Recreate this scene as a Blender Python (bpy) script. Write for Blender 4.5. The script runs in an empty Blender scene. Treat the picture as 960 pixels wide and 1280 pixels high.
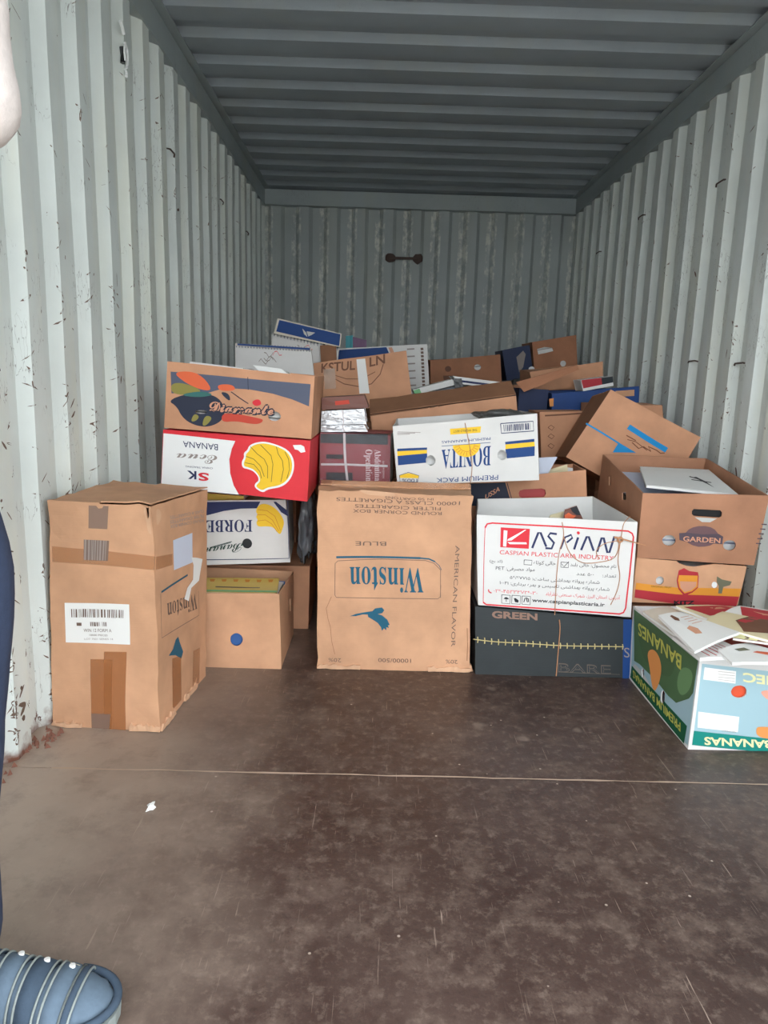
import bpy, bmesh, math, random
from mathutils import Vector, Matrix, Euler, noise
from mathutils.geometry import delaunay_2d_cdt
PI = math.pi
random.seed(7)
scene = bpy.context.scene
COL = scene.collection

# ---------------------------------------------------------------- camera
CAM_H = .9917
cam_d = bpy.data.cameras.new('camera')
cam = bpy.data.objects.new('camera', cam_d)
COL.objects.link(cam)
scene.camera = cam
cam_d.sensor_fit = 'VERTICAL'
cam_d.sensor_height = 36.0
cam_d.lens = 873.4 / 1280 * 36.0
cam_d.clip_start = .02
yaw, pitch, roll = -.01045, .18529, .02931
fw = Vector((-math.sin(yaw) * math.cos(pitch), math.cos(yaw) * math.cos(pitch), -math.sin(pitch)))
rt0 = Vector((math.cos(yaw), math.sin(yaw), 0))
up0 = rt0.cross(fw)
rt = rt0 * math.cos(roll) + up0 * math.sin(roll)
up = up0 * math.cos(roll) - rt0 * math.sin(roll)
m3 = Matrix((rt, up, -fw)).transposed()
cam.matrix_world = Matrix.Translation((0, 0, CAM_H)) @ m3.to_4x4()

# ---------------------------------------------------------------- sky light through the open container end
world = bpy.data.worlds.new('overcast_sky')
scene.world = world
world.use_nodes = True
wn = world.node_tree.nodes
wn['Background'].inputs['Color'].default_value = (.93, .97, 1, 1)
wn['Background'].inputs['Strength'].default_value = 3.0
vs = scene.view_settings
vs.view_transform = 'Standard'
vs.look = 'None'
vs.gamma = 1
vs.use_curve_mapping = False
vs.exposure = .93

# ---------------------------------------------------------------- materials
def lin(c):
    return tuple(((x / 255) / 12.92 if x <= 10 else ((x / 255 + .055) / 1.055) ** 2.4) for x in c) + (1,)

MATS = {}
def new_mat(name, rgb, rough=.7, metal=0, spec=.5):
    m = bpy.data.materials.new(name)
    m.use_nodes = True
    b = m.node_tree.nodes['Principled BSDF']
    b.inputs['Base Color'].default_value = lin(rgb)
    b.inputs['Roughness'].default_value = rough
    b.inputs['Metallic'].default_value = metal
    b.inputs['Specular IOR Level'].default_value = spec
    MATS[name] = m
    return m, m.node_tree, b

def nd(t, kind, **kw):
    n = t.nodes.new(kind)
    for k, v in kw.items():
        if k in n.inputs.keys():
            n.inputs[k].default_value = v
        else:
            setattr(n, k, v)
    return n

def ramp(t, src, p0, p1, c0=(0, 0, 0, 1), c1=(1, 1, 1, 1)):
    r = t.nodes.new('ShaderNodeValToRGB')
    r.color_ramp.elements[0].position = p0
    r.color_ramp.elements[0].color = c0
    r.color_ramp.elements[1].position = p1
    r.color_ramp.elements[1].color = c1
    t.links.new(src, r.inputs[0])
    return r.outputs[0]

def mixc(t, fac, a, b):
    m = t.nodes.new('ShaderNodeMix')
    m.data_type = 'RGBA'
    if isinstance(fac, (int, float)):
        m.inputs[0].default_value = fac
    else:
        t.links.new(fac, m.inputs[0])
    for i, v in ((6, a), (7, b)):
        if isinstance(v, tuple):
            m.inputs[i].default_value = v
        else:
            t.links.new(v, m.inputs[i])
    return m.outputs[2]

def coords(t, scale=(1, 1, 1), which='Object'):
    c = t.nodes.new('ShaderNodeTexCoord')
    m = t.nodes.new('ShaderNodeMapping')
    m.inputs['Scale'].default_value = scale
    t.links.new(c.outputs[which], m.inputs[0])
    return m.outputs[0]

def tex(t, vec, scale, detail=4, rough=.55):
    n = t.nodes.new('ShaderNodeTexNoise')
    n.inputs['Scale'].default_value = scale
    n.inputs['Detail'].default_value = detail
    n.inputs['Roughness'].default_value = rough
    t.links.new(vec, n.inputs['Vector'])
    return n.outputs['Fac']

def mth(t, op, a, b=None):
    n = t.nodes.new('ShaderNodeMath')
    n.operation = op
    for i, v in enumerate((a, b)):
        if v is None:
            continue
        if isinstance(v, (int, float)):
            n.inputs[i].default_value = v
        else:
            t.links.new(v, n.inputs[i])
    return n.outputs[0]

def add_bump(t, b, h, strength, dist=.002):
    n = t.nodes.new('ShaderNodeBump')
    n.inputs['Strength'].default_value = strength
    n.inputs['Distance'].default_value = dist
    t.links.new(h, n.inputs['Height'])
    t.links.new(n.outputs[0], b.inputs['Normal'])

def board(name, rgb, rough=.75, vary=.10, spec=.3):
    m, t, b = new_mat(name, rgb, rough, 0, spec)
    v = coords(t)
    c = lin(rgb)
    dk = tuple(x * (1 - vary * 1.6) for x in c[:3]) + (1,)
    lt = tuple(min(1, x * (1 + vary)) for x in c[:3]) + (1,)
    n1 = tex(t, v, 7, 5)
    n2 = tex(t, coords(t, (4, 4, 160)), 3, 2)       # faint flute lines of the corrugated board
    c1 = mixc(t, ramp(t, n1, .35, .68), dk, lt)
    c2 = mixc(t, mth(t, 'MULTIPLY', n2, .16), c1, dk)
    t.links.new(c2, b.inputs['Base Color'])
    add_bump(t, b, mth(t, 'ADD', n1, mth(t, 'MULTIPLY', n2, .3)), .35, .004)
    return m

board('kraft', (205, 158, 124))
board('kraft_warm', (202, 150, 117))
board('kraft_brown', (176, 128, 100))
board('kraft_red', (178, 124, 94))
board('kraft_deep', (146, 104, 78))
board('kraft_inside', (170, 126, 96))
board('kraft_torn', (210, 168, 136), .9)
board('white_board', (216, 215, 213), .55, .03)
board('white_inside', (230, 230, 228), .6, .04)
board('red_board', (222, 52, 62), .5, .04)
board('slate_board', (50, 55, 57), .5, .08)
board('navy_board', (40, 52, 86), .55, .08)
board('blue_board', (38, 72, 132), .5, .08)
board('cream_board', (214, 206, 192), .6, .05)

INK = dict(grey=(112, 92, 82), faint=(150, 140, 136), teal=(30, 90, 114), white=(236, 238, 238), navy=(44, 52, 92),
           red=(214, 50, 62), yellow=(240, 196, 50), olive=(110, 96, 48), slate=(86, 92, 112), navy2=(44, 50, 68),
           orange=(222, 104, 66), olive2=(142, 134, 70), teal2=(58, 110, 106), red2=(196, 72, 56), tan=(208, 152, 124),
           orange2=(212, 136, 44), green=(36, 66, 58), brown=(112, 74, 56), blue=(28, 66, 126), black=(40, 42, 48),
           tan2=(98, 88, 80), tan3=(142, 112, 98), dark=(46, 54, 60), lightblue=(156, 186, 196), green2=(76, 106, 72), green3=(20, 86, 58),
           yellow2=(184, 184, 90), yellow3=(226, 222, 170), orange3=(222, 148, 84), green4=(22, 128, 118), pink=(230, 160, 140),
           amber=(222, 150, 56), maroon=(178, 52, 62), greygreen=(112, 112, 92), plum=(110, 84, 88), slate2=(86, 74, 84),
           white2=(190, 192, 190), azure=(20, 134, 196), brown2=(112, 66, 44), green5=(72, 98, 66), green6=(104, 140, 96), pinkwhite=(222, 196, 200))
for k, v in INK.items():
    new_mat('ink_' + k, v, .6, 0, .3)
new_mat('paper', (232, 232, 230), .6, 0, .3)
new_mat('paper_blue', (200, 208, 226), .6)
new_mat('cover_dark_red', (142, 48, 58), .45)
new_mat('cover_red', (168, 58, 58), .5)
new_mat('cover_brown', (112, 66, 54), .5)
new_mat('cover_teal', (30, 138, 150), .5)
new_mat('cover_purple', (98, 60, 100), .5)
new_mat('cover_cream', (220, 208, 170), .5)
new_mat('cover_yellow', (216, 186, 84), .45)
new_mat('cover_orange', (214, 84, 52), .5)
new_mat('cover_blue', (52, 96, 160), .5)
new_mat('cover_slate', (86, 98, 108), .5)
new_mat('leaf_green', (120, 190, 130), .5)
new_mat('wire_blue', (62, 78, 112), .35, .4)
new_mat('black_plastic', (28, 30, 34), .35)
new_mat('strap', (206, 198, 200), .35)
new_mat('twine', (182, 132, 98), .9)
new_mat('twine_pale', (196, 180, 128), .9)
new_mat('steel_rust', (92, 76, 70), .8, .2)
new_mat('skin', (188, 140, 116), .55)
new_mat('hair', (34, 28, 26), .6)
new_mat('crease', (158, 112, 84), .8)
MATS['kraft_dark'] = MATS['crease']

def film(name, rgb, alpha, rough=.15):
    m, t, b = new_mat(name, rgb, rough, 0, .6)
    b.inputs['Alpha'].default_value = alpha
    v = coords(t)
    add_bump(t, b, tex(t, v, 26, 3), .5, .006)
    return m
film('tape', (186, 128, 84), .45, .2)
film('tape_dark', (176, 112, 66), .62, .2)
film('tape_grey', (142, 122, 112), .6, .3)
film('tape_clear', (222, 200, 180), .4, .2)
film('clear_film', (200, 204, 210), .10, .12)
film('bag_film', (120, 124, 130), .75, .18)
film('grey_bag', (92, 92, 90), 1, .35)
film('silver_film', (186, 188, 192), 1, .22)
MATS['silver_film'].node_tree.nodes['Principled BSDF'].inputs['Metallic'].default_value = .35

def paint_mat(name, rgb, rust=1.0, flecks=0.0):
    m, t, b = new_mat(name, rgb, .5, 0, .4)
    v = coords(t)
    base = lin(rgb)
    dk = tuple(x * .84 for x in base[:3]) + (1,)
    yel = tuple(x * y for x, y in zip(base[:3], (1.0, .93, .76))) + (1,)
    c = mixc(t, ramp(t, tex(t, v, 2.3, 6, .6), .35, .7), dk, base)
    c = mixc(t, mth(t, 'MULTIPLY', ramp(t, tex(t, coords(t, (3, 3, .5)), 2.1, 4), .48, .72), .4), c, yel)
    sep = t.nodes.new('ShaderNodeSeparateXYZ')
    t.links.new(v, sep.inputs[0])
    low = ramp(t, sep.outputs['Z'], 0.0, 1.0, (1, 1, 1, 1), (0, 0, 0, 1))
    # scattered chips, denser near the floor
    spots = tex(t, coords(t, (1, 1, .6)), 15, 7, .76)
    thr = mth(t, 'SUBTRACT', .70 if rust >= 1 else .73, mth(t, 'MULTIPLY', low, .070 * rust))
    chip = ramp(t, mth(t, 'SUBTRACT', spots, thr), 0.0, .02)
    rustc = mixc(t, tex(t, v, 60, 2), lin((108, 62, 46)), lin((52, 44, 42)))
    c = mixc(t, chip, c, rustc)
    # slanting scratches
    mp = coords(t, (14, 14, 3))
    sc = tex(t, mp, 5, 2, .5)
    scr = ramp(t, mth(t, 'ABSOLUTE', mth(t, 'SUBTRACT', sc, .5)), 0.0, .012, (1, 1, 1, 1), (0, 0, 0, 1))
    msk = ramp(t, tex(t, v, 4.4, 3), .54, .60)
    c = mixc(t, mth(t, 'MULTIPLY', mth(t, 'MULTIPLY', scr, msk), .75 * rust), c, lin((84, 74, 68)))
    # rust line along the floor
    foot = ramp(t, mth(t, 'ADD', sep.outputs['Z'], mth(t, 'MULTIPLY', tex(t, v, 22, 4), .12)), .06, .10, (1, 1, 1, 1), (0, 0, 0, 1))
    c = mixc(t, mth(t, 'MULTIPLY', foot, min(1, rust)), c, lin((122, 78, 62)))
    if flecks:
        fl = ramp(t, tex(t, coords(t, (5, 5, 3)), 4, 6, .75), .47, .60)
        ph = mth(t, 'FRACT', mth(t, 'DIVIDE', mth(t, 'ADD', sep.outputs['X'], 5.16), .212))
        fl = mth(t, 'MULTIPLY', fl, mth(t, 'LESS_THAN', ph, .354))
        hi = ramp(t, sep.outputs['Z'], 1.45, 1.75, (1, 1, 1, 1), (0, 0, 0, 1))
        c = mixc(t, mth(t, 'MULTIPLY', mth(t, 'MULTIPLY', fl, hi), flecks), c, lin((214, 216, 206)))
    t.links.new(c, b.inputs['Base Color'])
    add_bump(t, b, mth(t, 'ADD', spots, tex(t, v, 3, 2)), .25, .004)
    return m
paint_mat('container_paint', (226, 233, 230), 1)
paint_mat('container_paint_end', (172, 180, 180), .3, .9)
paint_mat('container_rail', (168, 178, 180), .5)
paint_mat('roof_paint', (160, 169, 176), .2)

def nd_noise(t, v):
    n = t.nodes.new('ShaderNodeTexNoise')
    n.inputs['Scale'].default_value = 14
    t.links.new(v, n.inputs['Vector'])
    return n.outputs['Color']

def floor_mat():
    m, t, b = new_mat('floor_board', (84, 68, 62), .5, 0, .5)
    v = coords(t)
    n1 = tex(t, v, 1.5, 6, .62)
    n2 = tex(t, v, 11, 9, .74)
    n3 = tex(t, v, 38, 6, .7)
    c = mixc(t, ramp(t, n1, .36, .66), lin((56, 39, 35)), lin((82, 66, 60)))
    c = mixc(t, mth(t, 'MULTIPLY', ramp(t, n2, .48, .74), .5), c, lin((132, 114, 102)))
    c = mixc(t, mth(t, 'MULTIPLY', ramp(t, n3, .52, .72), .38), c, lin((142, 126, 114)))
    c = mixc(t, mth(t, 'MULTIPLY', ramp(t, n3, .30, .44, (1, 1, 1, 1), (0, 0, 0, 1)), .55), c, lin((50, 38, 34)))
    # short and long scratches in several directions
    area = ramp(t, tex(t, v, 2.4, 4), .40, .58)
    for sx, sy, rot, k, th in ((60, 1.8, .6, .4, .73), (50, 1.6, -.45, .35, .735), (130, 4, 1.2, .5, .70), (110, 5, -1.1, .5, .70), (160, 8, .9, .35, .69), (150, 8, -.8, .35, .69), (120, 3, 1.5, .4, .71)):
        cc = t.nodes.new('ShaderNodeTexCoord')
        mp = t.nodes.new('ShaderNodeMapping')
        mp.inputs['Rotation'].default_value = (0, 0, rot)
        mp.inputs['Scale'].default_value = (sx, sy, 1)
        t.links.new(cc.outputs['Object'], mp.inputs[0])
        s = ramp(t, tex(t, mp.outputs[0], 1.0, 3, .55), th, th + .03)
        c = mixc(t, mth(t, 'MULTIPLY', mth(t, 'MULTIPLY', s, k), area), c, lin((170, 152, 138)))
    vor = t.nodes.new('ShaderNodeTexVoronoi')
    vor.inputs['Scale'].default_value = 14
    t.links.new(v, vor.inputs['Vector'])
    sp = ramp(t, vor.outputs['Distance'], .03, .05, (1, 1, 1, 1), (0, 0, 0, 1))
    c = mixc(t, mth(t, 'MULTIPLY', sp, .6), c, lin((186, 172, 158)))
    v2 = t.nodes.new('ShaderNodeTexVoronoi')
    v2.inputs['Scale'].default_value = 4.5
    t.links.new(mixc(t, .06, v, nd_noise(t, v)), v2.inputs['Vector'])
    c = mixc(t, mth(t, 'MULTIPLY', ramp(t, v2.outputs['Distance'], .05, .11, (1, 1, 1, 1), (0, 0, 0, 1)), .38), c, lin((150, 134, 122)))
    # trodden-in dust and brighter light, both painted along the left side of the doorway
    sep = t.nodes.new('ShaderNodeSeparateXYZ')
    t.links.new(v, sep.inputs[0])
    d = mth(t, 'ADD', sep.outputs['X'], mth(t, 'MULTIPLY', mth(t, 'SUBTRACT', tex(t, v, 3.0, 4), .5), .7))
    dust_light = ramp(t, d, 0.0, 1.0, (1, 1, 1, 1), (0, 0, 0, 1))
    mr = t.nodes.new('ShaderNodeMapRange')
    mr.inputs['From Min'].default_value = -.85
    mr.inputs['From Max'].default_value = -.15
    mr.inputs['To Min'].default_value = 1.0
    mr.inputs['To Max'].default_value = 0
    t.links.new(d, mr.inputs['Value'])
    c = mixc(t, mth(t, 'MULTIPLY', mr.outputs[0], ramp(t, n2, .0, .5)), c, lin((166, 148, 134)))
    t.links.new(c, b.inputs['Base Color'])
    t.links.new(ramp(t, n2, .3, .75, (.30, .30, .30, 1), (.60, .60, .60, 1)), b.inputs['Roughness'])
    add_bump(t, b, mth(t, 'ADD', n2, mth(t, 'MULTIPLY', n3, .5)), .3, .003)
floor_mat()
m, t, b = new_mat('yard_concrete', (168, 166, 160), .9)
t.links.new(mixc(t, tex(t, coords(t), 3, 6), lin((150, 148, 142)), lin((182, 180, 174))), b.inputs['Base Color'])

def cloth(name, rgb, rough=.85):
    m, t, b = new_mat(name, rgb, rough, 0, .2)
    v = coords(t)
    c = lin(rgb)
    t.links.new(mixc(t, tex(t, v, 90, 3), tuple(x * .8 for x in c[:3]) + (1,), tuple(min(1, x * 1.15) for x in c[:3]) + (1,)), b.inputs['Base Color'])
    add_bump(t, b, tex(t, v, 260, 2), .4, .001)
cloth('trouser_navy', (58, 68, 92))
cloth('shirt_pale', (208, 198, 194))
cloth('denim', (94, 110, 126))
cloth('denim_dark', (66, 80, 96))
cloth('piping', (140, 148, 146))

# ---------------------------------------------------------------- mesh helpers
class MB:
    def __init__(s):
        s.v, s.f = [], []
    def add(s, vs, fs):
        o = len(s.v)
        s.v += [Vector(x) for x in vs]
        s.f += [tuple(i + o for i in f) for f in fs]
    def box(s, lo, hi):
        x0, y0, z0 = lo
        x1, y1, z1 = hi
        s.add([(x0, y0, z0), (x1, y0, z0), (x1, y1, z0), (x0, y1, z0), (x0, y0, z1), (x1, y0, z1), (x1, y1, z1), (x0, y1, z1)],
              [(0, 3, 2, 1), (4, 5, 6, 7), (0, 1, 5, 4), (1, 2, 6, 5), (2, 3, 7, 6), (3, 0, 4, 7)])
    def hexa(s, a, b):      # two quads
        s.add(list(a) + list(b), [(0, 1, 2, 3), (7, 6, 5, 4), (0, 4, 5, 1), (1, 5, 6, 2), (2, 6, 7, 3), (3, 7, 4, 0)])
    def tube(s, pts, r, n=6, closed=False):
        pts = [Vector(p) for p in pts]
        rings = []
        N = len(pts)
        for i, p in enumerate(pts):
            a = pts[(i - 1) % N] if (i or closed) else p
            b = pts[(i + 1) % N] if (i < N - 1 or closed) else p
            d = (b - a).normalized()
            u = d.cross(Vector((.31, .2, .93))).normalized()
            w = d.cross(u)
            rr = r[i] if isinstance(r, (list, tuple)) else r
            rings.append([p + (u * math.cos(k * 2 * PI / n) + w * math.sin(k * 2 * PI / n)) * rr for k in range(n)])
        vs = [v for q in rings for v in q]
        fs = []
        for i in range(N if closed else N - 1):
            for k in range(n):
                a, b2 = i * n + k, i * n + (k + 1) % n
                j = ((i + 1) % N) * n
                fs.append((a, b2, j + (k + 1) % n, j + k))
        if not closed:
            fs += [tuple(range(n - 1, -1, -1)), tuple((N - 1) * n + k for k in range(n))]
        s.add(vs, fs)
    def build(s, name, mat, parent=None, smooth=False, loc=None):
        me = bpy.data.meshes.new(name)
        me.from_pydata([tuple(v) for v in s.v], [], s.f)
        me.validate()
        return link_mesh(name, me, mat, parent, smooth, loc)

def link_mesh(name, me, mat, parent=None, smooth=False, loc=None):
    me.materials.append(MATS[mat] if isinstance(mat, str) else mat)
    bm = bmesh.new()
    bm.from_mesh(me)
    bmesh.ops.recalc_face_normals(bm, faces=bm.faces)
    bm.to_mesh(me)
    bm.free()
    if smooth:
        me.polygons.foreach_set('use_smooth', [True] * len(me.polygons))
    o = bpy.data.objects.new(name, me)
    COL.objects.link(o)
    o.parent = parent
    if loc:
        o.location = loc
    return o

def tag(o, label=None, cat=None, group=None, kind=None):
    for k, v in (('label', label), ('category', cat), ('group', group), ('kind', kind)):
        if v:
            o[k] = v
    return o

def thing(name, label, cat, loc=(0, 0, 0), rot=None, group=None):
    o = bpy.data.objects.new(name, None)
    o.empty_display_size = .05
    COL.objects.link(o)
    o.location = loc
    if rot is not None:
        o.matrix_world = Matrix.Translation(loc) @ rot.to_4x4()
    return tag(o, label, cat, group)

def inside(p, poly):
    x, y = p
    r = False
    for i in range(len(poly)):
        x0, y0 = poly[i - 1]
        x1, y1 = poly[i]
        if (y0 > y) != (y1 > y) and x < (x1 - x0) * (y - y0) / (y1 - y0) + x0:
            r = not r
    return r

def tri2d(outer, holes=(), step=None, jit=0):
    """triangulated polygon with holes and an inner grid"""
    vs, es = [], []
    for ring in [outer] + list(holes):
        o = len(vs)
        vs += [Vector(p) for p in ring]
        es += [(o + i, o + (i + 1) % len(ring)) for i in range(len(ring))]
    if step:
        xs = [p[0] for p in outer]
        ys = [p[1] for p in outer]
        nx, ny = int((max(xs) - min(xs)) / step), int((max(ys) - min(ys)) / step)
        for i in range(1, nx + 1):
            for j in range(1, ny + 1):
                q = (min(xs) + (max(xs) - min(xs)) * i / (nx + 1), min(ys) + (max(ys) - min(ys)) * j / (ny + 1))
                if inside(q, outer) and not any(inside(q, h) for h in holes):
                    vs.append(Vector(q))
    r = delaunay_2d_cdt(vs, es, [], 0, 1e-6)
    V = [tuple(p) for p in r[0]]
    F = []
    for f in r[2]:
        c = (sum(V[i][0] for i in f) / len(f), sum(V[i][1] for i in f) / len(f))
        if inside(c, outer) and not any(inside(c, h) for h in holes):
            F.append(tuple(f))
    used = sorted({i for f in F for i in f})
    new = {o: n for n, o in enumerate(used)}
    return [V[i] for i in used], [tuple(new[i] for i in f) for f in F]

def subdiv_ring(ring, step):
    out = []
    for i, p in enumerate(ring):
        q = ring[(i + 1) % len(ring)]
        n = max(1, int(math.dist(p, q) / step))
        for k in range(n):
            out.append((p[0] + (q[0] - p[0]) * k / n, p[1] + (q[1] - p[1]) * k / n))
    return out

# ---------------------------------------------------------------- measured carton poses (base centre, size, turn, corner dents) and prints
BOXES = {
 'A':((-0.725,2.032,0.000),(0.303,0.388,0.644),(-0.104,-0.001,0.001),{'LFB':(-.01,-.007,-.003),'LFT':(.008,.005,0),'RFT':(-.002,.001,.006),'RFB':(0,.002,.003),'RBT':(.01,.002,-.009),'RBB':(-.008,-.002,.001)}),
 'B':((0.067,2.407,-0.000),(0.530,0.220,0.623),(-0.002,-0.000,-0.001),{'LFB':(.004,0,-.002),'RFB':(.011,-.001,.001),'LFT':(.002,.001,.003),'RFT':(-.016,.001,-.004),'LBT':(-.006,0,.001),'RBT':(.006,-.001,.001)}),
 'C':((-0.518,2.453,-0.001),(0.400,0.340,0.266),(-0.011,-0.000,-0.000),{'RFB':(.003,0,-.001),'RFT':(-.003,.002,.006),'RBT':(.001,-.002,-.008)}),
 'C2':((-0.517,2.880,0.000),(0.500,0.400,0.260),(0.024,-0.000,0.000),{'RFB':(-.002,0,0),'RFT':(.002,0,.001)}),
 'D':((-0.593,2.731,0.290),(0.505,0.369,0.250),(0.071,-0.000,-0.023),{'RFB':(.007,.003,.011),'RFT':(-.006,0,.002)}),
 'E':((-0.493,2.592,0.594),(0.504,0.402,0.202),(-0.009,-0.001,0.055),{'LFT':(.001,0,-.002),'RFT':(-.001,0,.002),'RFB':(.002,-.001,-.007),'LFB':(-.002,.001,.006)}),
 'F':((-0.482,2.596,0.801),(0.499,0.390,0.217),(0.001,-0.001,0.053),{'LFT':(.003,.001,.005),'RFT':(-.001,0,-.005),'RFB':(.001,0,.001),'LFB':(-.002,-.001,-.001)}),
 'I':((0.341,2.739,0.635),(0.515,0.406,0.228),(-0.053,0.001,-0.097),{'LFT':(-.003,-.001,-.006),'RFT':(.001,0,.006),'RFB':(.002,-.001,-.007),'LFB':(0,.001,.007)}),
 'L':((0.610,2.475,0.253),(0.504,0.396,0.310),(-0.020,0.014,-0.005),{'LFT':(-.02,.004,.005),'RFT':(.008,-.004,-.004),'RFB':(.014,-.013,-.023),'LFB':(-.001,.001,.001),'LBT':(.027,-.005,-.011),'RBT':(-.027,.009,.008),'RBB':(0,0,-.011)}),
 'M':((0.625,2.490,0.001),(0.544,0.420,0.232),(-0.009,-0.000,0.000),{'LFB':(.006,-.002,-.002),'RFB':(.01,-.003,.001),'LFT':(-.006,.006,.01),'RFT':(-.01,-.001,-.02),'RBT':(-.01,-.001,-.02),'LBT':(-.006,.006,.01)}),
 'N':((1.090,2.041,-0.000),(0.400,0.474,0.267),(0.015,-0.000,-0.000),{'LFB':(-.002,0,-.001),'LFT':(.002,0,.002),'LBB':(.004,-.001,.001),'LBT':(-.004,.001,-.002)}),
 'O':((1.091,2.543,0.251),(0.377,0.399,0.160),(-0.004,0.003,0.026),{'LFT':(0,0,.001),'RFT':(.003,-.004,-.008),'RFB':(-.003,.004,.007)}),
 'P':((1.109,2.590,0.447),(0.413,0.525,0.242),(-0.038,0.136,0.002),{'LFT':(-.005,.001,-.003),'LFB':(.008,0,.006),'RFT':(.001,0,.002),'RFB':(-.002,-.001,-.006),'LBT':(-.003,.001,.002),'RBT':(.001,-.001,0)}),
 'Q':((0.996,3.029,0.585),(0.438,0.248,0.330),(-0.047,-0.119,0.481),{'LFT':(.01,-.002,0),'LFB':(-.007,.002,-.004),'RFT':(-.001,-.002,.008),'LBT':(.002,.002,-.01),'LBB':(-.005,0,.005)}),
 'K':((0.596,2.820,0.384),(0.500,0.220,0.261),(-0.053,0.001,-0.119),{'RFT':(0,0,0),'RFB':(0,0,-.001)}),
 'H':((-0.073,3.452,0.860),(0.458,0.270,0.239),(0.009,0.000,-0.162),{'LFT':(-.001,0,0),'RFT':(.001,0,0),'RFB':(0,0,0)}),
 'R':((0.848,3.332,0.656),(0.217,0.219,0.222),(0.055,-0.002,-0.029),{'LFT':(-.007,.002,-.002),'RFT':(-.001,0,.001),'LFB':(.008,-.002,0)}),
 'Y':((1.146,3.345,0.792),(0.310,0.250,0.127),(0.015,-0.002,-0.015),{'RFT':(-.008,.003,-.003),'RFB':(.008,-.003,.004)}),
 'J':((0.301,3.108,0.700),(0.608,0.306,0.200),(-0.046,0.001,-0.160),{'LFT':(-.004,0,0),'RFT':(.004,-.001,0)}),
 'T':((0.904,4.750,1.034),(0.176,0.300,0.197),(-0.002,0.000,-0.203),{'LFT':(0,0,-.002),'RFT':(.001,0,.002),'RFB':(-.001,0,0)}),
 'U':((1.138,4.763,1.085),(0.286,0.294,0.209),(0.010,0.000,-0.166),{'LFT':(.003,-.001,-.004),'RFT':(.002,-.001,.002),'RFB':(-.005,.002,.003)}),
 'S':((0.554,4.762,0.992),(0.460,0.294,0.164),(-0.003,-0.000,-0.053),{'LFT':(.003,0,-.015),'RFT':(-.007,.001,.015),'RFB':(.004,-.001,.001)}),
 'X':((1.075,3.670,0.875),(0.436,0.303,0.103),(0.012,-0.000,-0.059),{'LFT':(0,0,-.011),'RFT':(-.002,.001,.011),'RFB':(.002,-.001,0)}),
 'V':((0.992,3.906,0.983),(0.380,0.300,0.111),(0.010,-0.001,-0.097),{'LFT':(-.01,.002,-.013),'RFT':(-.001,0,.014),'RFB':(-.002,.001,.008),'LFB':(.011,-.003,-.008)}),
 'G':((-0.081,2.783,0.591),(0.272,0.240,0.200),(-0.063,0.000,-0.003),{'LFT':(0,0,.001),'RFT':(-.002,0,-.001),'LFB':(.002,0,0)}),
}
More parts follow.
